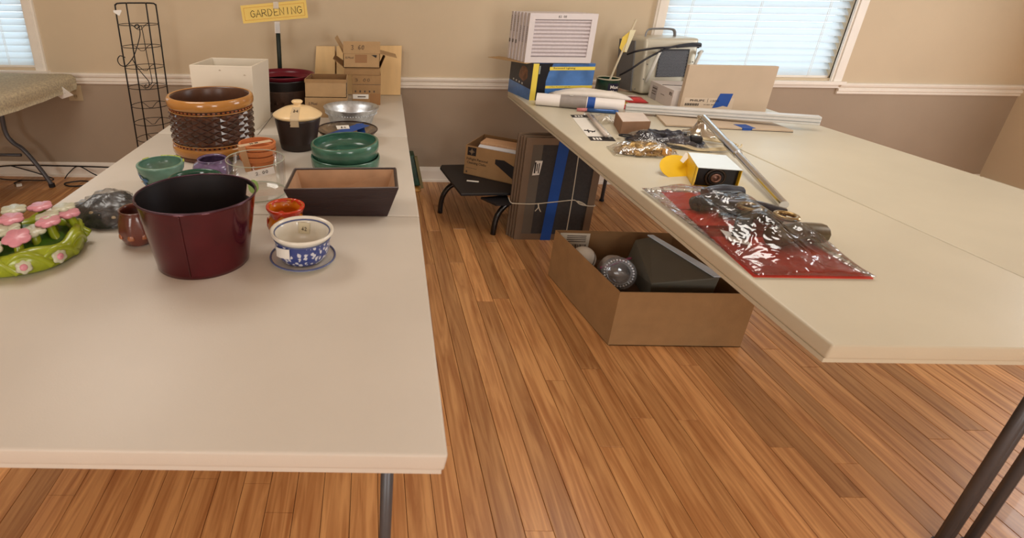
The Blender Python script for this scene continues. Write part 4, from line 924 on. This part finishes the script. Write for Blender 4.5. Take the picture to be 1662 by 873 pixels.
slabon(M, .118, W_, .205, .228, PY_, bb, 'yellow_band', .001); slabon(M, .104, W_, .082, .100, PY_, bb, 'yellow_band', .001)
text('Recessed Lighting', .155, .015, M @ Matrix.Translation((.145, .210, .0006)), INK, bb, bold=.01); text('6 Piece Recessed Light Kit', .15, .009, M @ Matrix.Translation((.135, .087, .0006)), INK, bb)
slabon(M, .043, .052, .18, .235, pm('print_grey', (150, 156, 150), .5, var=.1), bb, 'side_lettering', .0014)
M2, W2 = face(q, 3); slabon(M2, 0, W2, 0, h, pm('print_dark_photo', (38, 40, 52), .3, var=.35, scale=12), bb, 'dark_side_panel', .0008)
bm = B(); plate(bm, [(.04, .0), (W2, 0), (W2, .075), (.0, .095), (.0, .0)], .0012, M2); obj('blue_side_band', bm, MC['print_blue'], bb)
bm = B(); blob(bm, .06, .05, .002, .3, 3, 1); 
for v in bm.verts: v.co = M2 @ Matrix.Translation((.21, .165, .0006)) @ v.co
lab(obj('printed_photo', bm, pm('print_amber', (122, 82, 58), .4, var=.4, scale=30), bb), 'amber room photo print')
for k in range(4): slabon(M2, .06+k*.045, .078+k*.045, .10-.003*k, .112-.003*k, pm('print_pale', (196, 196, 190), .5, var=0), bb, 'small_icon', .0014)
bm = B(); hexa(bm, [(-.095, .29, 0), (.10, -.02, 0), (.19, .06, 0), (.0, .345, 0)], [(-.095, .29, .003), (.10, -.02, .003), (.19, .06, .003), (.0, .345, .003)])
cs = tag(obj('cardboard_sheet', bm, CARDL, None, False, (.955, 3.575, TR+h+.001)), 'flat cardboard sheet sticking out left beneath the air filters', 'cardboard')
FIL = pm('filter_card', (214, 206, 206), .6, var=.02); PLT = pm('filter_pleat', (206, 196, 198), .8, var=.05, scale=60)
for i in range(6):
    f_ = thing('air_filter', ['front air filter of the stack, pleats facing out, price on its top edge', 'second air filter from the front of the stack', 'third air filter from the front of the stack', 'fourth air filter from the front of the stack', 'fifth air filter from the front, next to the rearmost', 'rearmost air filter of the stack by the wall'][i], 'filter', (1.050-.010*i, 3.585+.046*i, TR+h+.0045), math.radians(2.0), 'white pleated air filters')
    fw, fh, ft, fb = .455, .318, .042, .038
    for a in ((0, fw, 0, fb), (0, fw, fh-fb, fh), (0, fb, fb, fh-fb), (fw-fb, fw, fb, fh-fb)):
        bm = B(); box(bm, a[0], a[1], 0, ft, a[2], a[3]); obj('frame_side', bm, FIL, f_)
    npx = 10; bm = B(); zz0, zz1 = fb, fh-fb; rows = []
    for k in range(npx*6+1):
        u = k/(npx*6); ph = (u*npx) % 1; y_ = .022-.018*math.sin(PI*ph)
        rows.append((bm.verts.new((fb, y_, zz0+u*(zz1-zz0))), bm.verts.new((fw-fb, y_, zz0+u*(zz1-zz0)))))
    for (a, b), (c, d) in zip(rows, rows[1:]): bm.faces.new((a, b, d, c))
    if i == 0:
        pl = obj('pleats', bm, PLT, f_, True)
        hand('$2.00', .055, .012, frame((.19, -.0005, fh-.026), (1, 0, 0), (0, 0, 1)), INK, f_, .001)
    else: obj('pleats', bm, PLT, f_, True)
    Ms = frame((-.0005, ft, 0), (0, -1, 0), (0, 0, 1))
    bm = B()
    for k in range(9): box(bm, .014, .026, .19+k*.012-.06*(i < 3), .196+k*.012-.06*(i < 3), 0, .0006, Ms)
    obj('edge_lettering', bm, pm('filter_blue_ink', (84, 84, 120), .6, var=0) if i < 3 else INKG, f_)
    if i >= 3:
        bm = B(); bmesh.ops.create_cone(bm, cap_ends=True, segments=20, radius1=.013, radius2=.013, depth=.001, matrix=Ms @ Matrix.Translation((.021, .125, .0004))); obj('black_dot', bm, INK, f_)
        text('90', .014, .010, Ms @ Matrix.Translation((.014, .120, .0006)), WHITEP, f_)

cn = thing('coffee_can', 'dark green printed coffee can with a paint stick standing in it', 'can', (1.765, 3.860, TR))
bm = B(); lathe(bm, [(.001, 0), (.080, 0), (.080, .112), (.001, .112)][0:3], 40); lathe(bm, [(.077, .112), (.077, .004), (.001, .004)], 40); obj('body', bm, pm('green_plaid_print', (26, 58, 40), .3, var=.5, scale=40, coat=.3), cn, True)
bm = B(); lathe(bm, [(.080, .108), (.0835, .110), (.0835, .118), (.079, .118), (.077, .110)], 40); lab(obj('rim', bm, pm('can_cream', (196, 184, 156), .5, var=.03), cn, True), 'cream rim')
bm = B(); a0 = math.radians(-84)
pz = [[bm.verts.new((.0808*math.cos(a0+u), .0808*math.sin(a0+u), z)) for u in [(-.45+.1*k) for k in range(12)]] for z in (.0, .088)]
for k in range(11): bm.faces.new((pz[0][k], pz[0][k+1], pz[1][k+1], pz[1][k]))
obj('navy_panel', bm, pm('navy_print', (26, 24, 50), .35, var=.05), cn)
Mt = frame((-.012, -.0825, .05), (1, .10, 0), (0, 0, 1)); text('Max', .060, .024, Mt, WHITEP, cn, bold=.02); text('Hou', .045, .022, Mt @ Matrix.Translation((.012, -.032, 0)), WHITEP, cn, bold=.02)
bm = B(); tube(bm, [(-.01, .0, .006), (.075, .01, .33), (.128, .02, .52)], .0075, 6); ps = tag(obj('paint_stick', bm, pm('pale_stick', (214, 200, 170), .6, var=.05), None, False, (1.765, 3.860, TR+.005)), 'pale wooden stick with a yellow flag standing in the coffee can', 'stick')
bm = B(); plate(bm, [(.0, 0), (-.05, -.045), (-.058, -.12), (-.03, -.15), (.0, -.15)], .001, Matrix.Translation((.098, .006, .445)) @ frame((0, 0, 0), (1, 0, 0), (.15, 0, 1))); obj('yellow_flag', bm, pm('flag_yellow', (232, 200, 86), .7, var=.05), ps)
bm = B(); plate(bm, [(.0, .0), (.038, .0), (.004, -.155), (-.014, -.150)], .001, Matrix.Translation((.092, .002, .45)) @ frame((0, 0, 0), (1, -.1, 0), (.05, 0, 1))); lab(obj('yellow_flag', bm, pm('flag_pale', (232, 224, 186), .7, var=.03), ps), 'paler folded half of the flag')

# heater
ht = thing('utility_heater', 'grey metal portable heater with black cord wrapped over it, under the right window', 'heater', (1.99, 3.795, TR))
HG = pm('heater_grey', (196, 190, 172), .35, metal=.25, var=.04); HD = pm('heater_dark_grey', (112, 112, 114), .45, metal=.2, var=.05)  # second, darker grey for the rear half of the side and the screws
hw, hd_, hh = .40, .30, .405
bm = B(); hexa(bm, [(0, 0, .012), (hw, .05, .012), (hw-.01, hd_+.03, .012), (-.055, hd_-.02, .012)], [(-.03, .02, hh), (hw-.02, .07, hh), (hw-.04, hd_+.03, hh), (-.09, hd_-.02, hh)]); bevel(bm, .028, 4); obj('casing', bm, HG, ht, 'auto')
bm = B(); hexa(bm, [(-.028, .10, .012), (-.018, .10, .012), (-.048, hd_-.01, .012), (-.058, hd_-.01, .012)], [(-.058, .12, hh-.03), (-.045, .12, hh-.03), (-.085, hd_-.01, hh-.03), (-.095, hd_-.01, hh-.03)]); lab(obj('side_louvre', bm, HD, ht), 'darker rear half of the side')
Mg = frame((.045, -.0005, .0), (hw, .05, 0), (-.03, .02, hh))
gx0, gx1, gz0, gz1 = .045, .275, .135, .33
slabon(Mg, gx0, gx1, gz0, gz1, pm('grille_dark', (40, 41, 46), .6, var=.05), ht, 'grille_back', .0015)
bm = B(); nx, nz = 20, 17
for i in range(nx):
    for j in range(nz):
        x_ = gx0+.008+(i+(j % 2)*.5)*(gx1-gx0-.016)/nx; z_ = gz0+.008+j*(gz1-gz0-.014)/nz
        M = Mg @ Matrix.Translation((x_, z_, .0025))
        ro_ = [bm.verts.new(M @ V((.0052*math.cos(PI/3*k+PI/6), .0052*math.sin(PI/3*k+PI/6), 0))) for k in range(6)]; ri_ = [bm.verts.new(M @ V((.0034*math.cos(PI/3*k+PI/6), .0034*math.sin(PI/3*k+PI/6), 0))) for k in range(6)]
        for k in range(6): bm.faces.new((ro_[k], ro_[(k+1) % 6], ri_[(k+1) % 6], ri_[k]))
gg = obj('honeycomb_grille', bm, pm('grille_wire', (128, 130, 136), .5, metal=.3, var=0), ht); gg['kind'] = 'stuff'
for x_ in (-.005, .315):
    bm = B(); tube(bm, [Mg @ V((x_+dx, z_, n)) for dx, z_, n in ((-.02, .10, .006), (.0, .2, .02), (.02, .305, .035), (.03, .315, .03), (.035, .30, .004))], .013, 8, flat=.9); obj('bracket_arm', bm, pm('bracket_pale', (214, 212, 204), .35, var=.03), ht, True)
bm = B(); tube(bm, catmull([(.03, .16, hh-.01), (.035, .16, hh+.035), (.07, .165, hh+.052), (.21, .18, hh+.052), (.25, .185, hh+.035), (.262, .19, hh-.01)], 5), .010, 8, flat=.5); obj('carry_handle', bm, pm('handle_grey', (132, 132, 134), .35, metal=.4, var=.03), ht, True)
bm = B()
CBL = pm('heater_cord', (26, 27, 36), .35, var=.02)
tube(bm, catmull([Mg @ V(p) for p in ((-.17, .14, -.1), (-.15, .185, -.02), (-.08, .255, .02), (0, .305, .035), (.08, .34, .035), (.22, .365, .028), (.33, .368, .02), (.345, .35, -.02))], 6), .0075, 8)
tube(bm, catmull([Mg @ V(p) for p in ((-.15, .29, -.08), (-.13, .315, -.01), (-.02, .338, .03), (.10, .345, .033), (.25, .36, .025), (.335, .362, .018), (.35, .34, -.02))], 6), .0075, 8)
tube(bm, catmull([Mg @ V(p) for p in ((.14, .345, .04), (.25, .352, .035), (.34, .35, .02))], 6), .006, 8)
obj('power_cord', bm, CBL, ht, True)
bm = B()
for a in ((.11, .11), (.16, .11), (-.035, .245), (-.045, .14), (-.10, .07), (.315, .26)): bmesh.ops.create_cone(bm, cap_ends=True, segments=10, radius1=.005, radius2=.004, depth=.004, matrix=Mg @ Matrix.Translation((a[0], a[1]-.02, .003)))
q_ = obj('screw', bm, HD, ht); q_['kind'] = 'stuff'

WCB = pm('white_carton', (214, 204, 198), .6, var=.03)
q = [(1.985, 3.375), (2.36, 3.36), (2.40, 3.735), (2.03, 3.76)]
b_ = carton('carton', 'white carton with a printed side and open lid seam, before the grey heater', q, TR, .118, WCB)
M, W_ = face(q, 3)
for a in ((.05, .13, .075, .082), (.05, .12, .055, .060), (.05, .12, .038, .043), (.20, .26, .06, .063), (.33, .345, .08, .10), (.355, .365, .078, .10)): slabon(M, a[0], a[1], a[2], a[3], INKG, b_, 'small_print', .0008)
slabon(M, .045, .135, .0, .095, pm('label_grey', (176, 166, 164), .6, var=.05), b_, 'grey_label', .0005)
bm = B(); hexa(bm, [(.03, .20, .119), (.37, .13, .119), (.37, .137, .119), (.03, .207, .119)], [(.03, .20, .121), (.37, .13, .121), (.37, .137, .121), (.03, .207, .121)]); obj('lid_seam', bm, INK, b_)

CCB = pm('pale_carton', (196, 176, 152), .65, var=.04, scale=6)
q = [(2.010, 3.315), (2.56, 3.30), (2.56, 3.335), (2.012, 3.350)]
ph = carton('carton', 'tall flat tan carton printed PHILIPS with a strip of blue tape, by the right window', q, TR, .29, CCB)
M, W_ = face(q, 0); slabon(M, .018, .33, .012, .085, pm('panel_line', (206, 188, 166), .6, var=.02), ph, 'printed_panel', .0006)
text('PHILIPS', .090, .013, M @ Matrix.Translation((.055, .062, .0008)), INK, ph, bold=.015); text('1500', .052, .013, M @ Matrix.Translation((.185, .060, .0008)), INK, ph); slabon(M, .165, .167, .055, .082, INK, ph, 'divider', .001)
bm = B(); 
for k in range(16): box(bm, .028+k*.0055, .028+k*.0055+(.003 if k % 3 else .0042), .034, .050, .0008, .0012, M)
obj('barcode', bm, INK, ph); text('4100 300', .075, .008, M @ Matrix.Translation((.145, .038, .0008)), INK, ph); slabon(M, .03, .12, .018, .0205, INKG, ph, 'small_print', .001)
bm = B(); plate(bm, [(.205, .02), (.235, .115), (.315, .115), (.30, .03), (.27, .036), (.24, .026)], .0012, M); obj('blue_tape_strip', bm, BLUET, ph)
q = [(1.70, 2.895), (2.36, 2.80), (2.38, 3.20), (1.78, 3.17)]
b_ = carton('carton', 'flat tan carton lying under the long white tube box, dark line on its edge', q, TR, .013, CCB)
M, W_ = face(q, 0); slabon(M, .0, W_, .0, .003, INK, b_, 'dark_edge', .001)
bm = B(); box(bm, .40, .47, -.065, .02, .0, .0145); obj('blue_tape_strip', bm, BLUET, b_)

# long roll + box
ro_ = thing('rolled_blind', 'white roll with a grey band and blue tape lying on the right table', 'roll', (1.115, 3.430, TR))
dv = V((1.60-1.115, 3.232-3.430, 0)).normalized(); nrm = V((-dv.y, dv.x, 0)); r_ = .040
def cyl(a, b, r, m, nm, lb=None, seg=28):
    bm = B(); tube(bm, [dv*a+V((0, 0, .0415)), dv*b+V((0, 0, .0415))], r, seg); o = obj(nm, bm, m, ro_, 'auto'); 
    if lb: o['label'] = lb
cyl(0, .53, r_, pm('roll_white', (236, 230, 226), .5, var=.02), 'white_tube')
cyl(.15, .31, r_+.001, pm('roll_grey', (150, 142, 136), .5, var=.06, scale=30), 'grey_band', 'grey printed band')
cyl(.315, .36, r_+.0014, BLUET, 'blue_tape_band'); 
bm = B(); box(bm, .12, .16, -.04, -.025, .0005, .0015); obj('blue_tape_end', bm, BLUET, ro_)
bm = B(); Md = frame((0, 0, 0), dv, nrm)
for k in range(3):
    for j in range(3): box(bm, .205+k*.007, .21+k*.007, -.02+j*.007, -.015+j*.007, 0, .001, Matrix.Translation((0, 0, .0830)) @ Md)
obj('printed_mark', bm, WHITEP, ro_)
lb_ = thing('tube_box', 'long narrow white box running from the taped roll to the right window', 'box', (1.615, 3.222, TR+.010))
Mb = frame((0, 0, 0), (.572, -.245, .018), (.245, .572, 0))
bm = B(); box(bm, 0, .98, -.026, .026, .0, .048, Mb); bevel(bm, .003, 1); obj('body', bm, pm('tube_box_white', (214, 214, 212), .35, var=.05, scale=10, stretch=(1, 8, 8)), lb_)
bm = B(); box(bm, 0, .98, -.0275, -.0258, .014, .018, Mb); box(bm, 0, .98, -.0275, -.0258, .034, .036, Mb); q_ = obj('edge_line', bm, pm('line_grey', (150, 156, 156), .4, var=0), lb_); q_['kind'] = 'stuff'

# envelopes and packets behind the roll
ev = thing('padded_envelope', 'white and yellow padded envelope lying behind the taped roll', 'envelope', (1.49, 3.462, TR))
def pillow(bm, sx, sy, h, nx=12, ny=8, amp=.3, seed=0):
    g1 = []; g2 = []
    for i in range(nx+1):
        a = []; b = []
        for j in range(ny+1):
            u = i/nx*2-1; v = j/ny*2-1; k = (1-u**4)*(1-v**4); n = noise.noise(V((u*2.2+seed, v*2.2, seed)))*amp
            a.append(bm.verts.new((u*sx, v*sy, h*(.10+k*(.75+n))))); b.append(bm.verts.new((u*sx, v*sy, 0)) if 0 < i < nx and 0 < j < ny else a[-1])
        g1.append(a); g2.append(b)
    for g, f in ((g1, 0), (g2, 1)):
        for i in range(nx):
            for j in range(ny):
                q = [g[i][j], g[i+1][j], g[i+1][j+1], g[i][j+1]]
                try: bm.faces.new(q if f == 0 else q[::-1])
                except ValueError: pass
    return bm
bm = pillow(B(), .28, .062, .064, seed=1); obj('lower_packet', bm, pm('kraft_yellow', (204, 172, 84), .5, var=.15), ev, True)
bm = pillow(B(), .26, .058, .055, seed=2.2)
for v in bm.verts: v.co += V((-.01, .0, .050))
obj('upper_packet', bm, pm('packet_white', (224, 216, 206), .4, var=.08), ev, True)
ev.rotation_euler = (0, 0, -.24)
for i, (x_, y_, rz, c) in enumerate(((1.74, 3.345, -.4, (196, 44, 48)), (1.80, 3.57, .0, (190, 60, 60)))):
    o = thing('red_packet', ['red and white packet behind the seam of roll and tube box', 'red packet in front of the coffee can'][i], 'packet', (x_, y_, TR), rz)
    bm = pillow(B(), .12, .05, .032+.012*i, seed=4+i); obj('packet_body', bm, pm('packet_red%s' % ('' if i else '_bright'), c, .3, var=.2), o, True)
    bm = B(); box(bm, -.05, .05, -.02, .012, .0, .001, Matrix.Translation((0, 0, .034+.008*i))); obj('white_print', bm, pm('packet_print', (224, 200, 196), .4, var=.3, scale=60), o)

# blister card
bc = thing('blister_card', 'clear blister pack on a white card with black ends near the table edge', 'blister pack', (1.245, 3.145, TR))
Q = [V((0, 0, 0)), V((.145, .01, 0)), V((.03, -.575, 0)), V((-.098, -.57, 0))]
bm = B(); hexa(bm, [Q[3], Q[2], Q[1], Q[0]], [p+V((0, 0, .002)) for p in (Q[3], Q[2], Q[1], Q[0])]); obj('card', bm, WHITEP, bc)
def lerp(t0, s): a = Q[0].lerp(Q[3], t0); b = Q[1].lerp(Q[2], t0); return a.lerp(b, s)
for t0, t1 in ((.0, .12), (.86, 1.0)):
    bm = B(); c4 = [lerp(t1, 0), lerp(t1, 1), lerp(t0, 1), lerp(t0, 0)]; hexa(bm, [p+V((0, 0, .002)) for p in c4], [p+V((0, 0, .0028)) for p in c4]); obj('black_end', bm, INK, bc)
    bm = B()
    for s in (.15, .28, .40): c4 = [lerp(t1-.03, s), lerp(t1-.03, s+.08), lerp(t0+.04, s+.08), lerp(t0+.04, s)]; hexa(bm, [p+V((0, 0, .003)) for p in c4], [p+V((0, 0, .0034)) for p in c4])
    obj('white_symbol', bm, WHITEP, bc)
bm = B(); c = lerp(.68, .3); tube(bm, [c+V((-.03, .02, .004)), c+V((.02, -.01, .004))], .003, 5); tube(bm, [c+V((-.02, -.025, .004)), c+V((-.005, .03, .004))], .003, 5); tube(bm, [c+V((.0, -.02, .004)), c+V((.03, .015, .004))], .002, 5); obj('arrow_print', bm, INK, bc)
bm = B(); tube(bm, [lerp(.03, .70)+V((0, 0, .016)), lerp(.95, .70)+V((0, 0, .016))], .018, 16); obj('blister', bm, film('blister_plastic', (.96, .96, .95), .08, .12, .2, k=.4), bc, True)
bm = B(); tube(bm, [lerp(.10, .70)+V((0, 0, .015)), lerp(.90, .70)+V((0, 0, .015))], .010, 12); lab(obj('glass_tube', bm, pm('frosted_tube', (224, 210, 198), .3, var=.05), bc, True), 'pale glass tube')
pen = thing('blue_packet', 'blue and silver wrapped tool lying beneath the taped roll', 'tool', (1.47, 3.215, TR), -.25)
bm = B(); tube(bm, [(-.09, 0, .014), (-.03, 0, .014), (.06, 0, .014), (.09, 0, .012)], .014, 12, taper=(.8, 1)); obj('blue_handle', bm, pm('tool_blue', (58, 96, 156), .25, metal=.3, var=.2), pen, True)
bm = B(); tube(bm, [(-.09, 0, .014), (-.15, .01, .010)], .011, 10); lab(obj('pink_tip', bm, pm('tool_pink', (206, 130, 130), .4, var=.2), pen, True), 'pink tip')
cw = thing('clear_pouch', 'clear plastic pouch behind the blister card, left of the small cardboard box', 'pouch', (1.375, 2.985, TR), .3)
bm = pillow(B(), .055, .060, .05, seed=7); obj('film', bm, film('pouch_film', (.96, .95, .93), .06, .14, .6, 20, k=.4), cw, True)
q = [(1.352, 2.70), (1.515, 2.72), (1.575, 2.925), (1.42, 2.935)]
b_ = carton('small_box', 'small cardboard box with a pale top, right of the blister card', q, TR, .072, pm('dull_cardboard', (138, 104, 78), .8, var=.12))
bm = B(); Q2 = [V((a-q[0][0], b-q[0][1], .0722)) for a, b in q]; c = sum(Q2, V())/4; Q2 = [p.lerp(c, .05) for p in Q2]; hexa(bm, Q2, [p+V((0, 0, .0006)) for p in Q2]); lab(obj('top_label', bm, pm('box_top_pale', (210, 196, 184), .6, var=.08), b_), 'pale printed top')

def bagthing(label, loc, rz, sx, sy, h, inner, filmm, seed, nm='plastic_bag'):
    t0 = thing(nm, label, 'bag', loc, rz)
    bm = B(); blob(bm, sx*.82, sy*.82, h*.85, .4, 3.5, seed, 40, 20, 1.5); obj('contents', bm, inner, t0, True)
    bm = pillow(B(), sx, sy, h*1.15, 22, 16, .55, seed); obj('clear_film', bm, filmm, t0, True)
    return t0
FB = film('crinkled_film', (.95, .96, .98), .08, .10, .7, 22, k=.5)
b1 = bagthing('clear bag of black adapters and cords behind the bag of brass fittings', (1.515, 2.545, TR), -.35, .19, .095, .058, pm('black_adapters', (40, 40, 52), .35, var=.5, scale=30, bump=.6, bscale=30), FB, 3.3)
bm = B(); tube(bm, [(.034*math.cos(2*PI*k/24)-.185, .022*math.sin(2*PI*k/24), .022) for k in range(24)], .0045, 6, True); obj('cord_loop', bm, CB, b1, True)
for (x_, y_, w_) in ((-.08, -.03, .07), (.03, .01, .06), (.10, -.04, .05)):
    bm = B(); box(bm, x_, x_+w_, y_, y_+.045, .03, .058); bevel(bm, .006, 2); obj('adapter', bm, INK, b1, 'auto')
b2 = bagthing('clear bag of brass and gold fittings close to the table edge', (1.318, 2.372, TR), -.15, .15, .075, .050, pm('brass_bits', (168, 138, 88), .3, metal=.6, var=.5, scale=60, bump=.8, bscale=60), film('clear_film_b', (.97, .96, .94), .06, .10, .7, 22, k=.5), 6.1)
bm = B()
for k in range(5):
    c = V((-.08+.035*k, .012*math.sin(k*2), .03)); bm2 = [(c+V((.02*math.cos(2*PI*i/14), .02*math.sin(2*PI*i/14), .010*math.sin(4*PI*i/14)))) for i in range(14)]; tube(bm, bm2, .004, 6, True)
q_ = obj('gold_ring', bm, pm('gold_metal', (196, 160, 84), .25, metal=.8, var=.1), b2, True); q_['kind'] = 'stuff'
bm = B(); box(bm, .065, .105, -.045, -.01, .01, .04); lab(obj('orange_tag', bm, pm('orange_tag', (224, 168, 84), .5, var=.05), b2), 'orange tag')
bm = B(); pts = []
for k in range(60):
    a = k*.42; r = .15+.03*math.sin(k*.37); pts.append((1.69+r*1.1*math.cos(a), 2.50+r*.55*math.sin(a), TR+.008+.0035*(k % 5)))
tube(bm, catmull(pts, 3), .0042, 6); tag(obj('beige_cord', bm, pm('beige_cord', (206, 188, 150), .5, var=.03), None, True), 'coiled beige electric cord beside the chrome lamp foot', 'cord')

# yellow bulb carton
yb = thing('bulb_carton', 'torn yellow carton with a white top and black mouth showing a bulb', 'carton', (1.300, 1.930, TR))
YC = pm('bulb_yellow', (238, 196, 32), .4, var=.05)
q = [(0, 0), (.158, -.028), (.215, .165), (.075, .20)]; Q = [V((*a, 0)) for a in q]; h = .082; U = V((0, 0, h))
for k, mm in ((1, YC), (2, YC), (3, YC)):
    a, b = Q[k], Q[(k+1) % 4]; n = (sum(Q, V())/4-(a+b)/2).normalized()*.002; bm = B(); hexa(bm, [a, b, b+n, a+n], [a+U, b+U, b+n+U, a+n+U]); obj('side', bm, mm, yb)
bm = B(); hexa(bm, Q, [p+V((0, 0, .002)) for p in Q]); obj('bottom', bm, YC, yb)
bm = B(); hexa(bm, [p+U for p in Q], [p+U+V((0, 0, .002)) for p in Q]); lab(obj('top', bm, pm('carton_white_gloss', (222, 230, 230), .25, var=.02), yb), 'white top panel')
a, b = Q[0].lerp(Q[3], .12), Q[1].lerp(Q[2], .12); bm = B(); hexa(bm, [a, b, b+V((0, .002, 0)), a+V((0, .002, 0))], [a+U, b+U, b+U+V((0, .002, 0)), a+U+V((0, .002, 0))]); lab(obj('black_insert', bm, INK, yb), 'black insert in the mouth')
for r, z_, mm, nm in ((.034, .003, pm('bulb_ring', (64, 52, 44), .25, metal=.3, var=.1), 'bulb_ring'), (.024, .006, INK, 'bulb_recess'), (.015, .009, pm('bulb_copper', (140, 108, 96), .2, metal=.6, var=.1), 'bulb_contact')):
    bm = B(); Mz = frame(a.lerp(b, .48)+V((0, -.001, .040)), b-a, (0, 0, 1)); tube(bm, [Mz @ V((r*math.cos(2*PI*k/28), r*math.sin(2*PI*k/28), z_)) for k in range(28)], .005, 6, True); bmesh.ops.create_cone(bm, cap_ends=True, segments=24, radius1=r, radius2=r, depth=.003, matrix=Mz @ Matrix.Translation((0, 0, z_-.002))); obj(nm, bm, mm, yb, True)
bm = B(); plate(bm, [(0, .082), (-.03, .078), (-.075, .045), (-.062, .012), (-.02, .0), (0, .0)], .0015, frame((0, 0, 0), (.55, .83, .0), (0, 0, 1))); obj('side_flap', bm, YC, yb)
bm = B(); Mw = frame((.025, .165, .026), (1, .35, .12), (-.35, 1, .75)); plate(bm, [(.075*math.cos(a_)*(1.15), .065*math.sin(a_)) for a_ in [2*PI*k/26 for k in range(26)]], .0015, Mw); lab(obj('rounded_flap', bm, YC, yb), 'rounded yellow flap')
bm = B(); plate(bm, [(0, 0), (.06, .025), (.05, .045), (-.005, .015)], .001, Mw @ Matrix.Translation((.005, .0, .03))); lab(obj('torn_flap', bm, WHITEP, yb), 'torn white paper edge')
bm = B(); plate(bm, [(-.0, 0), (.12, .0), (.11, .05), (.06, .075), (.02, .05)], .0015, frame(Q[3]+U, (1, -.2, 0), (.2, 1, -.3))); obj('back_flap', bm, YC, yb)

# chrome lamp
lm = thing('chrome_lamp_stand', 'chrome lamp foot with a long silver pole lying toward the right front', 'lamp', (1.795, 2.735, TR))
CHR = pm('chrome', (196, 196, 196), .18, metal=.95, var=.08)
bm = B(); lathe(bm, [(.001, 0), (.082, 0), (.080, .008), (.055, .016), (.032, .035), (.021, .065), (.019, .082), (.025, .088), (.027, .098), (.018, .104), (.001, .106)], 40, fn=lambda r, z, a: (r*(1+.05*math.sin(a*12)*(1 if z < .07 else 0)), z)); obj('fluted_foot', bm, pm('warm_chrome', (186, 174, 156), .2, metal=.9, var=.15), lm, True)
e0 = V((.008, -.01, .098)); e1 = V((-.02-.29+.0, -.80+.004, .006)); dvv = (e1-e0)
e0 = V((.0, -.008, .095)); e1 = V((1.505-1.795, 1.72-2.735, .0165))
for a, b, r, nm in ((0, .40, .0165, 'pole_section'), (.40, .52, .0195, 'pole_collar'), (.52, 1.0, .0150, 'pole_section')):
    bm = B(); tube(bm, [e0.lerp(e1, a), e0.lerp(e1, b)], r, 16); obj(nm, bm, CHR, lm, 'auto')

rb = thing('hardware_bag', 'red-backed clear bag of dark metal hardware at the edge of the right table', 'bag', (1.20, 1.60, TR))
bm = B(); hexa(bm, [(-.13, -.36, 0), (.20, -.36, 0), (.19, .28, 0), (-.058, .285, 0)], [(-.13, -.36, .003), (.20, -.36, .003), (.19, .28, .003), (-.058, .285, .003)]); lab(obj('red_card', bm, pm('red_card', (206, 52, 34), .35, var=.2, scale=6), rb), 'red backing card')
for i, (x_, y_, a, L, r, c) in enumerate(((.06, .12, .3, .20, .028, (40, 40, 48)), (.11, .02, -.5, .18, .032, (58, 56, 62)), (.02, -.08, .9, .16, .024, (36, 36, 42)), (.13, .20, .1, .14, .026, (70, 74, 84)), (.13, -.16, .2, .18, .032, (96, 84, 64)))):
    bm = B(); tube(bm, catmull([V((x_-L/2*math.cos(a), y_-L/2*math.sin(a), r)), V((x_, y_, r+.01)), V((x_+L/2*math.cos(a), y_+L/2*math.sin(a), r))], 4), r, 12); obj('hardware_piece', bm, pm('hardware_%d' % i, c, .25, metal=.5, var=.4, scale=20), rb, 'auto')
for i, (x_, y_) in enumerate(((.07, -.02), (.14, -.09))):
    bm = B(); tube(bm, [(x_+.03*math.cos(2*PI*k/20), y_+.03*math.sin(2*PI*k/20), .066) for k in range(20)], .008, 8, True); obj('brass_ring', bm, pm('dull_brass', (150, 126, 84), .25, metal=.8, var=.2), rb, True)
bm = B(); plate(bm, [(-.03, -.10), (.02, -.13), (.035, -.06), (-.01, -.02)], .001, Matrix.Translation((-.04, -.06, .010))); lab(obj('white_label', bm, WHITEP, rb), 'white label')
bm = pillow(B(), .165, .325, .085, 26, 34, .5, 8.8)
for v in bm.verts: v.co += V((.035, -.040, .003))
obj('clear_film', bm, film('hard_film', (.95, .96, .98), .10, .08, .8, 12, k=.6), rb, True)
